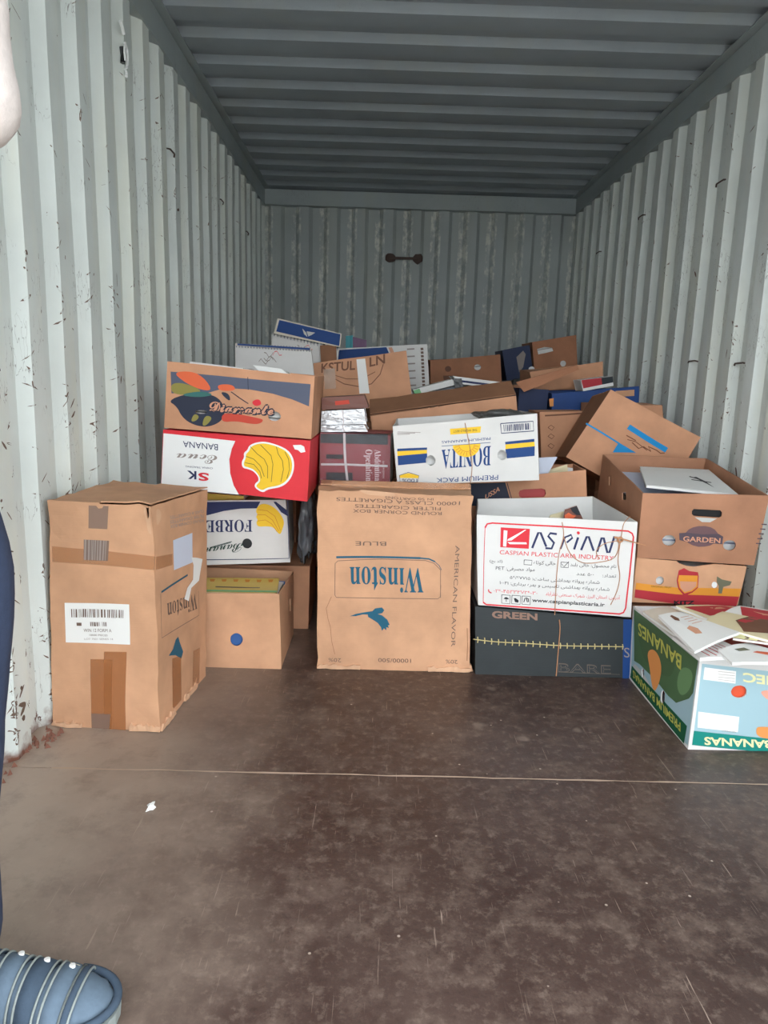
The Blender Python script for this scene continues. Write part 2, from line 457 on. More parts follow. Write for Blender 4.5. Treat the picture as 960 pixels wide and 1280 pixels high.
PRINTS = [
 ('B','F','lettering','ink_grey','T',[(.428,.571),(.12,.565),(0,-.011)],2.5,'ROUND CORNER BOX','sans',0),
 ('B','F','lettering','ink_grey','T',[(.425,.587),(.126,.582),(0,-.011)],2.5,'FILTER CIGARETTES','sans',0),
 ('B','F','lettering','ink_grey','T',[(.491,.606),(.063,.603),(0,-.012)],2.5,'10000 CLASS A CIGARETTES','sans',0),
 ('B','F','lettering','ink_grey','T',[(.4,.617),(.231,.614),(.001,-.008)],2.5,'IN 50 CARTONS','sans',0),
 ('B','F','lettering','ink_grey','T',[(.236,.459),(.13,.456),(0,-.014)],2.5,'BLUE','sans',0),
 ('B','F','lettering','ink_teal','T',[(.366,.371),(.11,.369),(.001,-.085)],2.5,'Winston','serif',0),
 ('B','F','printed_frame','ink_grey','S',[(.427,.268),(.425,.368),(.402,.391),(.372,.4),(.221,.398),(.07,.389),(.06,.38),(.059,.3),(.059,.27),(.064,.262),(.222,.262),(.418,.264),(.426,.272),(.427,.313)],1,.002),
 ('B','F','printed_stripe','ink_teal','S',[(.064,.401),(.221,.405),(.354,.408)],1,.007),
 ('B','F','printed_stripe','ink_teal','S',[(.351,.408),(.384,.406),(.405,.397)],1,.005),
 ('B','F','printed_stripe','ink_teal','S',[(.402,.399),(.42,.383),(.428,.368)],1,.002),
 ('B','F','printed_eagle','ink_teal','P',[(.111,.194),(.132,.203),(.162,.21),(.189,.215),(.198,.225),(.222,.229),(.23,.219),(.223,.208),(.208,.205),(.223,.2),(.241,.185),(.25,.166),(.244,.164),(.247,.154),(.238,.157),(.238,.145),(.23,.153),(.223,.143),(.219,.157),(.208,.172),(.19,.184),(.175,.193),(.173,.202),(.156,.202),(.132,.195)],1),
 ('B','F','lettering','ink_grey','T',[(.475,.456),(.465,.089),(.014,.001)],1,'AMERICAN FLAVOR','sans',0),
 ('B','F','lettering','ink_grey','T',[(.084,.038),(.039,.038),(0,-.013)],2.5,'20%','sans',0),
 ('B','F','lettering','ink_grey','T',[(.488,.041),(.447,.043),(0,-.013)],2.5,'20%','sans',0),
 ('B','F','lettering','ink_grey','T',[(.323,.044),(.209,.043),(0,-.014)],2.5,'10000/500','sans',0),
 ('B','F','crease','kraft_dark','S',[(.047,.264),(.03,.22),(.036,.183),(.045,.151),(.049,.101),(.061,.05)],1,.002),
 ('B','F','packing_tape','tape','P',[(.044,.642),(.129,.638),(.521,.65),(.524,.67),(.05,.659)],2),
 ('B','F','torn_board','kraft_torn','P',[(.132,.631),(.177,.631),(.243,.628),(.271,.623),(.261,.614),(.219,.615),(.165,.617)],3),
 ('B','F','crease','crease','S',[(.521,.162),(.523,.095),(.521,.042)],1,.003),
 ('A','F','paper_label','paper','P',[(.043,.366),(.229,.368),(.225,.253),(.043,.252)],1),
 ('A','F','barcode','ink_grey','M',[[(.062,.349),(.065,.349),(.065,.325),(.062,.325)],[(.069,.349),(.071,.349),(.071,.325),(.069,.325)],[(.075,.349),(.079,.349),(.079,.325),(.074,.325)],[(.084,.349),(.085,.349),(.085,.325),(.084,.325)],[(.087,.349),(.089,.349),(.088,.326),(.087,.325)],[(.092,.349),(.093,.35),(.093,.326),(.091,.326)],[(.096,.35),(.1,.35),(.099,.326),(.095,.326)],[(.102,.35),(.106,.35),(.105,.326),(.101,.326)],[(.109,.35),(.11,.35),(.11,.326),(.108,.326)],[(.114,.35),(.116,.35),(.115,.326),(.113,.326)],[(.118,.35),(.121,.35),(.12,.326),(.118,.326)],[(.124,.35),(.127,.35),(.127,.326),(.124,.326)],[(.129,.35),(.132,.35),(.131,.326),(.128,.326)],[(.137,.35),(.139,.35),(.138,.326),(.136,.326)],[(.141,.35),(.143,.35),(.142,.327),(.14,.327)],[(.148,.35),(.153,.35),(.152,.327),(.147,.327)],[(.157,.35),(.161,.35),(.16,.327),(.156,.327)],[(.166,.35),(.168,.35),(.167,.327),(.165,.327)],[(.17,.35),(.174,.35),(.172,.327),(.169,.327)],[(.177,.351),(.179,.351),(.178,.327),(.176,.327)],[(.181,.351),(.184,.351),(.183,.327),(.18,.327)],[(.187,.351),(.189,.351),(.188,.327),(.186,.327)],[(.192,.351),(.194,.351),(.193,.328),(.19,.328)],[(.199,.351),(.202,.351),(.201,.328),(.197,.328)],[(.205,.351),(.207,.351),(.205,.328),(.203,.328)],[(.21,.351),(.212,.351),(.21,.328),(.208,.328)]],2),
 ('A','F','barcode','ink_grey','M',[[(.115,.313),(.117,.313),(.118,.301),(.115,.301)],[(.119,.313),(.122,.313),(.122,.301),(.12,.301)],[(.124,.313),(.126,.313),(.126,.301),(.124,.301)],[(.127,.313),(.129,.313),(.13,.301),(.127,.301)],[(.13,.313),(.131,.313),(.131,.301),(.13,.301)],[(.133,.313),(.135,.313),(.135,.301),(.133,.301)],[(.136,.313),(.138,.313),(.138,.301),(.136,.301)],[(.141,.313),(.142,.313),(.142,.302),(.141,.302)],[(.144,.313),(.144,.313),(.144,.302),(.144,.302)],[(.146,.313),(.146,.313),(.146,.302),(.146,.302)],[(.149,.314),(.15,.314),(.15,.302),(.149,.302)],[(.153,.314),(.155,.314),(.155,.302),(.153,.302)],[(.157,.314),(.158,.314),(.158,.302),(.157,.302)],[(.159,.314),(.161,.314),(.161,.302),(.159,.302)]],2),
 ('A','F','printed_mark','ink_grey','P',[(.076,.31),(.09,.31),(.09,.301),(.076,.301)],2),
 ('A','F','lettering','ink_grey','T',[(.095,.284),(.174,.286),(0,.009)],2,'WIN 12 FORM A','sans',0),
 ('A','F','lettering','ink_grey','T',[(.111,.273),(.162,.274),(0,.005)],2,'10000 PIECES','sans',0),
 ('A','F','lettering','ink_faint','T',[(.096,.261),(.177,.264),(0,.005)],2,'LOT 7021 SERIES 14','sans',0),
 ('A','F','packing_tape','tape','P',[(.008,.524),(.158,.52),(.306,.508),(.305,.47),(.157,.478),(.007,.481)],1),
 ('A','F','packing_tape','tape_grey','P',[(.117,.64),(.176,.639),(.172,.579),(.116,.579)],2),
 ('A','F','packing_tape','tape_grey','P',[(.102,.548),(.177,.548),(.174,.491),(.102,.491)],2),
 ('A','F','barcode','ink_faint','M',[[(.105,.548),(.11,.548),(.109,.491),(.104,.491)],[(.116,.548),(.121,.548),(.12,.492),(.115,.491)],[(.125,.548),(.127,.548),(.126,.492),(.124,.492)],[(.129,.548),(.132,.548),(.131,.492),(.127,.492)],[(.135,.548),(.139,.548),(.137,.492),(.134,.492)],[(.143,.548),(.146,.548),(.145,.492),(.141,.492)],[(.15,.548),(.155,.548),(.153,.492),(.148,.492)],[(.16,.548),(.164,.548),(.161,.492),(.157,.492)],[(.167,.548),(.17,.548),(.167,.492),(.165,.492)]],3),
 ('A','F','packing_tape','tape_dark','P',[(.111,.206),(.174,.208),(.166,-.008),(.108,-.006)],1),
 ('A','F','packing_tape','tape_dark','P',[(.15,.23),(.215,.232),(.205,-.01),(.143,-.01)],2),
 ('A','F','packing_tape','tape_grey','P',[(.109,.046),(.165,.046),(.16,-.004),(.11,-.003)],3),
 ('A','R','packing_tape','tape','P',[(.012,.505),(.119,.49),(.117,.457),(.009,.468)],1),
 ('A','R','paper_label','paper_blue','P',[(.127,.528),(.268,.522),(.271,.43),(.126,.439)],1),
 ('A','R','torn_paper','paper','P',[(.26,.448),(.304,.437),(.349,.422),(.316,.359),(.252,.352),(.228,.315),(.195,.331),(.221,.36),(.268,.375),(.276,.42)],2),
 ('A','R','printed_stripe','ink_teal','S',[(.038,.396),(.114,.398),(.229,.4)],1,.006),
 ('A','R','lettering','ink_grey','T',[(.296,.322),(.071,.352),(.001,-.053)],1,'Winston','serif',0),
 ('A','R','printed_frame','ink_grey','S',[(.033,.393),(.028,.265),(.158,.253),(.313,.241),(.312,.325)],1,.002),
 ('A','R','printed_eagle','ink_teal','P',[(.076,.196),(.11,.203),(.129,.224),(.148,.227),(.161,.203),(.186,.165),(.171,.149),(.127,.178)],1),
 ('A','R','lettering','ink_faint','T',[(.354,.551),(.11,.575),(0,-.009)],1,'ROUND CORNER BOX','sans',0),
 ('A','R','lettering','ink_faint','T',[(.354,.566),(.11,.588),(0,-.009)],1,'FILTER CIGARETTES','sans',0),
 ('A','R','lettering','ink_faint','T',[(.353,.581),(.111,.601),(.001,-.009)],1,'CLASS A CIGARETTES','sans',0),
 ('A','R','packing_tape','tape_dark','P',[(.103,.177),(.17,.16),(.165,.02),(.097,.021)],1),
 ('A','R','packing_tape','tape','P',[(.267,.136),(.328,.125),(.33,.003),(.266,.012)],1),
 ('A','F','torn_board','kraft_torn','P',[(.278,.634),(.298,.642),(.301,.625),(.298,.588),(.3,.565),(.29,.573),(.286,.601),(.281,.616)],2),
 ('A','F','hole','','H',[(.287,.637),(.297,.639),(.297,.622),(.292,.605),(.287,.614)],0),
 ('A','R','torn_board','kraft_torn','P',[(.024,.637),(.053,.623),(.043,.595),(.02,.585)],2),
 ('E','F','printed_field','ink_white','P',[(.002,.189),(.247,.182),(.236,.155),(.229,.118),(.234,.07),(.248,.029),(.268,-.002),(.174,-.003),(.06,-.006),(.001,-.006)],1),
 ('E','F','lettering','ink_navy','T',[(.188,.166),(.069,.167),(.001,-.021)],2,'BANANA','sans',0),
 ('E','F','lettering','ink_faint','T',[(.187,.127),(.049,.122),(.001,-.031)],2,'Ecua','script',0),
 ('E','F','lettering','ink_navy','T',[(.174,.084),(.081,.081),(0,-.006)],2,'CHINA TRADING','sans',0),
 ('E','F','lettering','ink_red','T',[(.161,.062),(.125,.06),(.001,-.026)],2,'S','sans',.03),
 ('E','F','lettering','ink_navy','T',[(.119,.064),(.087,.063),(.001,-.027)],2,'K','sans',.03),
 ('E','F','banana_print','ink_white','P',[(.31,.18),(.346,.189),(.394,.18),(.431,.165),(.451,.138),(.454,.103),(.442,.067),(.414,.04),(.366,.028),(.349,.013),(.318,.03),(.323,.046),(.333,.053),(.331,.068),(.315,.084),(.297,.09),(.275,.092),(.271,.113),(.28,.129),(.277,.144),(.29,.155),(.294,.169)],1),
 ('E','F','banana_print','ink_yellow','P',[(.316,.176),(.346,.183),(.392,.175),(.425,.161),(.444,.135),(.447,.104),(.436,.071),(.41,.046),(.363,.034),(.347,.021),(.325,.033),(.329,.042),(.339,.052),(.336,.069),(.318,.089),(.298,.096),(.281,.098),(.279,.111),(.286,.128),(.285,.141),(.297,.152),(.3,.165)],2),
 ('E','F','banana_line','ink_olive','S',[(.3,.167),(.324,.145),(.349,.129),(.362,.106),(.364,.065)],3,.002),
 ('E','F','banana_line','ink_olive','S',[(.334,.176),(.372,.143),(.38,.114),(.377,.054)],3,.002),
 ('E','F','banana_line','ink_olive','S',[(.389,.174),(.396,.151),(.412,.129),(.417,.1),(.41,.057)],3,.002),
 ('E','F','banana_line','ink_olive','S',[(.286,.133),(.313,.126),(.338,.104),(.352,.07)],3,.002),
 ('E','F','banana_line','ink_olive','S',[(.284,.111),(.314,.108),(.336,.086),(.343,.063)],3,.002),
 ('E','F','banana_line','ink_olive','S',[(.419,.159),(.433,.136),(.438,.102),(.43,.071)],3,.002),
 ('E','F','printed_emblem','ink_white','P',[(.445,.183),(.472,.186),(.484,.181),(.489,.164),(.474,.16),(.464,.168),(.452,.17)],1),
 ('F','F','printed_field','ink_slate','P',[(.013,.185),(.487,.189),(.486,.112),(.428,.131),(.361,.145),(.284,.152),(.23,.15),(.178,.141),(.131,.123),(.019,.115)],1),
 ('F','F','printed_fruit','ink_navy2','P',[(.008,.09),(.066,.117),(.131,.125),(.179,.115),(.204,.076),(.194,.04),(.166,.02),(.131,.012),(.089,.02),(.058,.041),(.039,.074)],2),
 ('F','F','printed_leaf','ink_orange','P',[(.021,.184),(.086,.193),(.128,.174),(.157,.135),(.113,.135),(.058,.156)],2),
 ('F','F','printed_leaf','ink_olive2','P',[(.016,.147),(.059,.153),(.131,.131),(.072,.112),(.019,.115)],3),
 ('F','F','printed_leaf','ink_teal2','P',[(.043,.112),(.119,.132),(.167,.123),(.108,.108)],4),
 ('F','F','printed_leaf','ink_orange','P',[(.171,.158),(.224,.163),(.236,.143),(.178,.137)],2),
 ('F','F','printed_leaf','ink_navy2','P',[(.178,.135),(.213,.133),(.22,.101)],3),
 ('F','F','printed_leaf','ink_red','P',[(.289,.112),(.316,.125),(.327,.105),(.304,.096)],3),
 ('F','F','printed_line','ink_navy2','S',[(.219,.138),(.25,.12),(.28,.104)],3,.003),
 ('F','F','printed_leaf','ink_olive2','P',[(.088,.027),(.099,.056),(.118,.047),(.106,.03)],3),
 ('F','F','printed_leaf','ink_olive2','P',[(.127,.016),(.135,.053),(.163,.047),(.142,.018)],3),
 ('F','F','lettering','ink_navy2','T',[(.146,.067),(.364,.074),(-.002,.032)],4,'Diamante','script',.02),
 ('F','F','lettering','ink_navy2','T',[(.154,.067),(.372,.075),(-.002,.032)],4,'Diamante','script',.02),
 ('F','F','lettering','ink_navy2','T',[(.15,.071),(.368,.079),(-.002,.032)],4,'Diamante','script',.02),
 ('F','F','lettering','ink_navy2','T',[(.15,.063),(.368,.07),(-.002,.032)],4,'Diamante','script',.02),
 ('F','F','lettering','ink_navy2','T',[(.155,.063),(.373,.07),(-.002,.032)],4,'Diamante','script',.02),
 ('F','F','lettering','ink_tan','T',[(.15,.067),(.368,.074),(-.002,.032)],5,'Diamante','script',.02),
 ('F','F','printed_banner','ink_red2','P',[(.193,.065),(.252,.066),(.318,.058),(.336,.053),(.322,.038),(.29,.036),(.242,.042),(.192,.033)],3),
 ('F','F','printed_line','ink_navy2','S',[(.273,.193),(.277,.15)],2,.002),
 ('F','F','hole','','H',[(.393,.07),(.392,.064),(.388,.059),(.383,.055),(.376,.052),(.368,.052),(.361,.053),(.355,.056),(.351,.061),(.35,.066),(.351,.072),(.354,.077),(.36,.081),(.367,.084),(.374,.085),(.381,.083),(.387,.08),(.391,.075)],0),
 ('F','F','hole','','H',[(.141,.063),(.14,.061),(.137,.059),(.132,.057),(.126,.056),(.119,.055),(.113,.056),(.108,.057),(.105,.058),(.103,.06),(.104,.063),(.108,.065),(.113,.067),(.119,.068),(.125,.068),(.131,.068),(.136,.067),(.14,.066)],0),
 ('D','F','printed_band','ink_navy','P',[(.045,.246),(.41,.244),(.396,.218),(.335,.217),(.271,.209),(.213,.195),(.138,.187),(.042,.191)],1),
 ('D','F','printed_band','ink_navy','P',[(.459,.243),(.469,.243),(.508,.208),(.508,.185),(.485,.202)],1),
 ('D','F','printed_frame','ink_navy','S',[(.512,.245),(.507,.131),(.501,.016),(.345,.018),(.033,.026)],1,.003),
 ('D','F','banana_print','ink_yellow','P',[(.397,.222),(.412,.236),(.441,.234),(.469,.215),(.487,.187),(.494,.162),(.486,.137),(.476,.113),(.465,.122),(.452,.144),(.429,.148),(.394,.146),(.39,.164),(.397,.173),(.39,.186),(.398,.195),(.391,.204)],2),
 ('D','F','banana_line','ink_orange2','S',[(.4,.213),(.433,.209),(.461,.187),(.477,.131)],3,.002),
 ('D','F','banana_line','ink_orange2','S',[(.395,.193),(.426,.193),(.451,.172),(.471,.128)],3,.002),
 ('D','F','banana_line','ink_orange2','S',[(.395,.169),(.425,.173),(.447,.157),(.465,.125)],3,.002),
 ('D','F','lettering','ink_navy','T',[(.376,.173),(.175,.175),(-.003,-.046)],2,'FORBES','serif0',0),
 ('D','F','lettering','ink_green','T',[(.334,.084),(.171,.066),(-.003,-.034)],2,'Banana','script0',0),
 ('D','F','printed_line','ink_green','S',[(.293,.09),(.211,.069)],1,.003),
 ('D','F','printed_line','ink_green','S',[(.289,.086),(.211,.065)],1,.002),
 ('D','F','hole','','H',[(.368,.08),(.366,.073),(.363,.067),(.358,.063),(.351,.06),(.345,.061),(.339,.063),(.334,.068),(.332,.074),(.331,.081),(.332,.087),(.336,.093),(.341,.098),(.347,.1),(.354,.1),(.36,.097),(.364,.093),(.367,.086)],0),
 ('C','F','hole','','H',[(.272,.102),(.27,.094),(.266,.087),(.26,.082),(.253,.079),(.246,.079),(.239,.081),(.233,.086),(.23,.093),(.229,.101),(.23,.109),(.234,.116),(.24,.121),(.247,.124),(.254,.124),(.261,.121),(.267,.116),(.27,.11)],0),
 ('C','R','hole','','H',[(.215,.19),(.257,.178),(.257,.126),(.214,.14)],0),
 ('H','F','lettering','ink_brown','T',[(.055,.192),(.212,.185),(.007,.039)],1,'KSTUL','sans',.02),
 ('H','F','lettering','ink_brown','T',[(.28,.19),(.354,.197),(.005,.04)],1,'LN','sans',.02),
 ('H','F','printed_arc','ink_brown','S',[(.069,.205),(.098,.166),(.151,.127),(.219,.106),(.278,.112),(.324,.15),(.345,.193)],1,.004),
 ('H','F','printed_arc','ink_brown','S',[(.111,.173),(.166,.148),(.235,.139),(.303,.164)],1,.003),
 ('H','F','paper_strip','paper','P',[(.225,.23),(.265,.229),(.263,.07),(.216,.074)],2),
 ('H','F','packing_tape','tape_clear','P',[(.067,.205),(.121,.202),(.111,.111),(.058,.116)],2),
 ('I','F','printed_band','ink_blue','P',[(.011,.141),(.119,.139),(.118,.13),(.01,.131)],1),
 ('I','F','printed_band','ink_yellow','P',[(.01,.131),(.118,.13),(.117,.117),(.01,.113)],1),
 ('I','F','printed_band','ink_blue','P',[(.01,.113),(.117,.117),(.116,.082),(.009,.076)],1),
 ('I','F','printed_band','ink_blue','P',[(.397,.139),(.502,.143),(.502,.133),(.398,.13)],1),
 ('I','F','printed_band','ink_yellow','P',[(.398,.13),(.502,.133),(.503,.118),(.397,.114)],1),
 ('I','F','printed_band','ink_blue','P',[(.397,.114),(.503,.118),(.501,.085),(.401,.081)],1),
 ('I','F','hole','','H',[(.146,.089),(.144,.082),(.141,.077),(.136,.073),(.13,.071),(.124,.071),(.118,.074),(.114,.078),(.111,.084),(.111,.091),(.112,.097),(.116,.103),(.121,.107),(.127,.109),(.133,.109),(.138,.106),(.142,.101),(.145,.095)],0),
 ('I','F','hole','','H',[(.401,.092),(.4,.086),(.396,.081),(.392,.077),(.386,.075),(.38,.076),(.374,.078),(.37,.082),(.367,.088),(.367,.094),(.368,.1),(.371,.106),(.376,.109),(.382,.111),(.388,.111),(.393,.108),(.397,.104),(.4,.099)],0),
 ('I','F','printed_frame','ink_navy','S',[(.384,.204),(.5,.203),(.501,.17),(.385,.17),(.384,.204)],1,.003),
 ('I','F','barcode','ink_navy','M',[[(.394,.199),(.396,.199),(.397,.176),(.395,.176)],[(.4,.199),(.402,.199),(.403,.176),(.401,.176)],[(.406,.198),(.409,.198),(.41,.176),(.407,.176)],[(.413,.198),(.416,.198),(.417,.176),(.413,.176)],[(.419,.198),(.422,.198),(.422,.176),(.42,.176)],[(.423,.198),(.425,.198),(.425,.176),(.424,.176)],[(.429,.198),(.431,.198),(.432,.176),(.429,.176)],[(.433,.198),(.437,.198),(.438,.176),(.434,.176)],[(.439,.198),(.442,.198),(.443,.176),(.44,.176)],[(.444,.198),(.448,.198),(.448,.176),(.445,.176)],[(.451,.198),(.454,.198),(.455,.176),(.451,.176)],[(.456,.198),(.458,.198),(.459,.176),(.457,.176)],[(.46,.198),(.463,.198),(.463,.176),(.461,.176)],[(.464,.198),(.466,.198),(.466,.176),(.465,.176)],[(.471,.198),(.475,.198),(.476,.176),(.471,.176)],[(.477,.198),(.478,.198),(.479,.176),(.477,.176)],[(.48,.198),(.484,.198),(.484,.176),(.48,.176)],[(.488,.198),(.489,.198),(.489,.176),(.488,.176)]],2),
 ('I','F','printed_ribbon','ink_yellow','P',[(.203,.202),(.313,.201),(.31,.179),(.204,.181)],1),
 ('I','F','lettering','ink_olive','T',[(.3,.194),(.215,.196),(-.001,-.008)],3,'THE WORLD BEST','sans',0),
 ('I','F','lettering','ink_blue','T',[(.345,.16),(.172,.16),(0,-.009)],2,'PREMIUM BANANAS','sans',0),
 ('I','F','printed_line','ink_blue','S',[(.171,.141),(.344,.141)],1,.002),
 ('I','F','lettering','ink_blue','T',[(.345,.129),(.17,.127),(-.004,-.069)],2,'BONITA','serif',0),
 ('I','F','lettering','ink_blue','T',[(.367,.024),(.144,.022),(-.001,-.017)],2,'PREMIUM PACK','sans',0),
 ('I','F','printed_sun','ink_yellow','P',[(.308,.14),(.307,.131),(.304,.122),(.299,.114),(.293,.107),(.285,.101),(.275,.097),(.265,.095),(.255,.095),(.245,.097),(.235,.101),(.227,.106),(.22,.114),(.215,.122),(.211,.131),(.21,.141)],3),
 ('I','F','sun_ray','ink_orange2','S',[(.288,.133),(.302,.13)],4,.002),
 ('I','F','sun_ray','ink_orange2','S',[(.285,.126),(.297,.12)],4,.002),
 ('I','F','sun_ray','ink_orange2','S',[(.28,.12),(.29,.111)],4,.002),
 ('I','F','sun_ray','ink_orange2','S',[(.274,.116),(.281,.105)],4,.002),
 ('I','F','sun_ray','ink_orange2','S',[(.266,.113),(.27,.101)],4,.002),
 ('I','F','sun_ray','ink_orange2','S',[(.258,.113),(.258,.1)],4,.002),
 ('I','F','sun_ray','ink_orange2','S',[(.25,.114),(.246,.102)],4,.002),
 ('I','F','sun_ray','ink_orange2','S',[(.243,.117),(.235,.107)],4,.002),
 ('I','F','sun_ray','ink_orange2','S',[(.237,.122),(.226,.114)],4,.002),
 ('I','F','sun_ray','ink_orange2','S',[(.232,.129),(.22,.123)],4,.002),
 ('I','F','sun_ray','ink_orange2','S',[(.23,.136),(.216,.134)],4,.002),
 ('I','F','sun_ray','ink_orange2','S',[(.287,.139),(.285,.13),(.28,.123),(.272,.118),(.263,.115),(.254,.116),(.245,.119),(.238,.125),(.233,.133),(.232,.141)],4,.002),
 ('I','F','printed_emblem','ink_yellow','P',[(.009,.036),(.043,.044),(.081,.034),(.079,.023),(.01,.026)],1),
 ('I','F','lettering','ink_navy','T',[(.074,.021),(.019,.022),(-.001,-.013)],2,'100%','sans',0),
 ('I','F','printed_frame','ink_navy','S',[(.011,.036),(.011,.01),(.075,.008),(.081,.033),(.044,.047),(.011,.036)],2,.002),
 ('I','F','printed_line','ink_faint','S',[(.016,.205),(.099,.196)],1,.002),
 ('I','F','printed_line','ink_faint','S',[(.015,.2),(.08,.195)],1,.002),
 ('I','F','printed_line','ink_faint','S',[(.015,.195),(.061,.193)],1,.002),
 ('K','F','printed_field','ink_navy2','P',[(.017,.248),(.189,.241),(.203,.177),(.206,.145),(.011,.161)],1),
 ('K','F','lettering','ink_tan','T',[(.107,.18),(.166,.211),(.002,.019)],2,'USSA','sans',.02),
 ('K','F','printed_line','ink_navy2','S',[(.195,.24),(.21,.176),(.211,.144)],1,.003),
 ('K','F','hole','','H',[(.244,.203),(.261,.206),(.329,.203),(.342,.197),(.344,.181),(.336,.169),(.252,.172),(.241,.18),(.239,.194)],0),
 ('L','F','printed_frame','ink_red','S',[(.026,.268),(.033,.281),(.049,.285),(.263,.283),(.476,.28),(.489,.273),(.494,.262),(.491,.146),(.485,.029),(.479,.014),(.466,.008),(.241,.006),(.027,.004),(.017,.011)],1,.005),
 ('L','F','printed_frame','ink_red','S',[(.026,.268),(.021,.14),(.017,.011)],1,.002),
 ('L','F','printed_logo','ink_red','P',[(.076,.272),(.168,.271),(.165,.205),(.074,.205)],1),
 ('L','F','printed_logo','ink_white','P',[(.085,.263),(.097,.262),(.093,.208),(.083,.209)],2),
 ('L','F','printed_logo','ink_white','P',[(.099,.234),(.151,.267),(.157,.268),(.11,.23),(.096,.228)],2),
 ('L','F','printed_logo','ink_white','P',[(.097,.224),(.157,.226),(.159,.22),(.104,.217)],2),
 ('L','F','logo_letter','ink_navy','S',[(.176,.208),(.195,.26),(.202,.26),(.221,.215)],1,.007),
 ('L','F','logo_letter','ink_navy','S',[(.253,.258),(.233,.26),(.226,.25),(.245,.229),(.238,.21),(.218,.21)],1,.007),
 ('L','F','logo_letter','ink_navy','S',[(.266,.21),(.279,.249),(.298,.258),(.302,.248),(.285,.232)],1,.006),
 ('L','F','logo_letter','ink_navy','S',[(.309,.211),(.32,.251)],1,.007),
 ('L','F','logo_letter','ink_navy','S',[(.331,.21),(.347,.255),(.353,.255),(.371,.21)],1,.007),
 ('L','F','logo_letter','ink_navy','S',[(.382,.208),(.394,.254),(.4,.254),(.415,.207),(.421,.208),(.434,.261)],1,.007),
 ('L','F','logo_dot','ink_navy','P',[(.22,.226),(.219,.223),(.216,.222),(.213,.223),(.212,.226),(.213,.229),(.216,.23),(.218,.229)],1),
 ('L','F','logo_dot','ink_red','P',[(.325,.266),(.324,.262),(.32,.26),(.317,.262),(.315,.265),(.316,.269),(.32,.271),(.323,.269)],1),
 ('L','F','lettering','ink_red','T',[(.072,.181),(.435,.183),(.001,.014)],1,'CASPIAN PLASTIC ARIA INDUSTRY','sans',0),
 ('L','F','lettering','ink_black','T',[(.299,.156),(.446,.159),(0,.011)],1,'نام محصول: خالی بلند','arabic',0),
 ('L','F','lettering','ink_black','T',[(.181,.155),(.252,.156),(.001,.012)],1,'خالی کوتاه','arabic',0),
 ('L','F','lettering','ink_black','T',[(.04,.152),(.081,.153),(0,.009)],1,'(کد بچ)','arabic',0),
 ('L','F','printed_box','ink_black','S',[(.151,.167),(.176,.167),(.175,.151),(.15,.151),(.151,.167)],1,.002),
 ('L','F','printed_box','ink_black','S',[(.269,.167),(.293,.167),(.293,.15),(.269,.15),(.269,.167)],1,.002),
 ('L','F','printed_tick','ink_black','S',[(.272,.161),(.279,.152),(.294,.17)],1,.002),
 ('L','F','lettering','ink_black','T',[(.404,.126),(.448,.127),(0,.011)],1,'تعداد:','arabic',0),
 ('L','F','lettering','ink_black','T',[(.32,.127),(.376,.127),(0,.011)],1,'۵۰۰ عدد','arabic',0),
 ('L','F','lettering','ink_black','T',[(.059,.127),(.185,.131),(.001,.012)],1,'مواد مصرفی: PET','arabic',0),
 ('L','F','lettering','ink_black','T',[(.105,.099),(.396,.103),(0,.011)],1,'شماره پروانه بهداشتی ساخت: ۵۶/۶۷۷۱۵','arabic',0),
 ('L','F','lettering','ink_black','T',[(.071,.078),(.429,.082),(.001,.011)],1,'شماره پروانه بهداشتی تاسیس و بهره برداری: ۱۰۰۴۱','arabic',0),
 ('L','F','lettering','ink_red','T',[(.222,.052),(.465,.056),(0,.011)],1,'آدرس: استان البرز، شهرک صنعتی نظرآباد','arabic',0),
 ('L','F','lettering','ink_red','T',[(.052,.048),(.195,.051),(0,.012)],1,'۰۲۶-۴۵۳۳۳۷۲۶-۳۰','arabic',0),
 ('L','F','phone_icon','ink_red','S',[(.035,.057),(.036,.049),(.045,.045)],1,.004),
 ('L','F','printed_icon','ink_black','S',[(.078,.042),(.106,.042),(.105,.013),(.078,.013),(.078,.042)],1,.002),
 ('L','F','printed_icon','ink_black','S',[(.112,.043),(.14,.043),(.139,.014),(.111,.014),(.112,.043)],1,.002),
 ('L','F','printed_icon','ink_black','S',[(.145,.043),(.173,.044),(.172,.015),(.145,.015),(.145,.043)],1,.002),
 ('L','F','printed_icon','ink_black','P',[(.084,.028),(.089,.034),(.094,.035),(.1,.032),(.102,.028)],1),
 ('L','F','printed_icon','ink_black','S',[(.093,.029),(.093,.019)],1,.002),
 ('L','F','printed_icon','ink_black','P',[(.118,.033),(.124,.034),(.134,.027),(.133,.019),(.122,.02)],1),
 ('L','F','printed_icon','ink_black','S',[(.151,.022),(.155,.036),(.159,.039),(.163,.023)],1,.003),
 ('L','F','printed_icon','ink_black','S',[(.16,.037),(.166,.035),(.167,.024)],1,.003),
 ('L','F','lettering','ink_black','T',[(.178,.026),(.416,.029),(.001,.012)],1,'www.caspianplasticaria.ir','sans',.02),
 ('M','F','lettering','ink_tan3','T',[(.057,.199),(.215,.202),(0,.022)],1,'GREEN','sans',.04),
 ('M','F','lettering','ink_tan2','T',[(.287,.017),(.468,.016),(0,.033)],1,'BARE','sans',.01),
 ('M','F','lettering','ink_dark','T',[(.289,.019),(.466,.018),(0,.028)],2,'BARE','sans',-.02),
 ('M','F','printed_line','ink_tan2','S',[(.285,.017),(.499,.014)],1,.002),
 ('M','F','printed_band','ink_blue','P',[(.511,.232),(.54,.234),(.538,-.001),(.508,-.002)],1),
 ('M','F','lettering','ink_faint','T',[(.513,.084),(.532,.083),(0,.038)],2,'S','sans',0),
 ('N','L','printed_field','ink_lightblue','P',[(.012,.259),(.467,.259),(.471,.011),(.014,.012)],1),
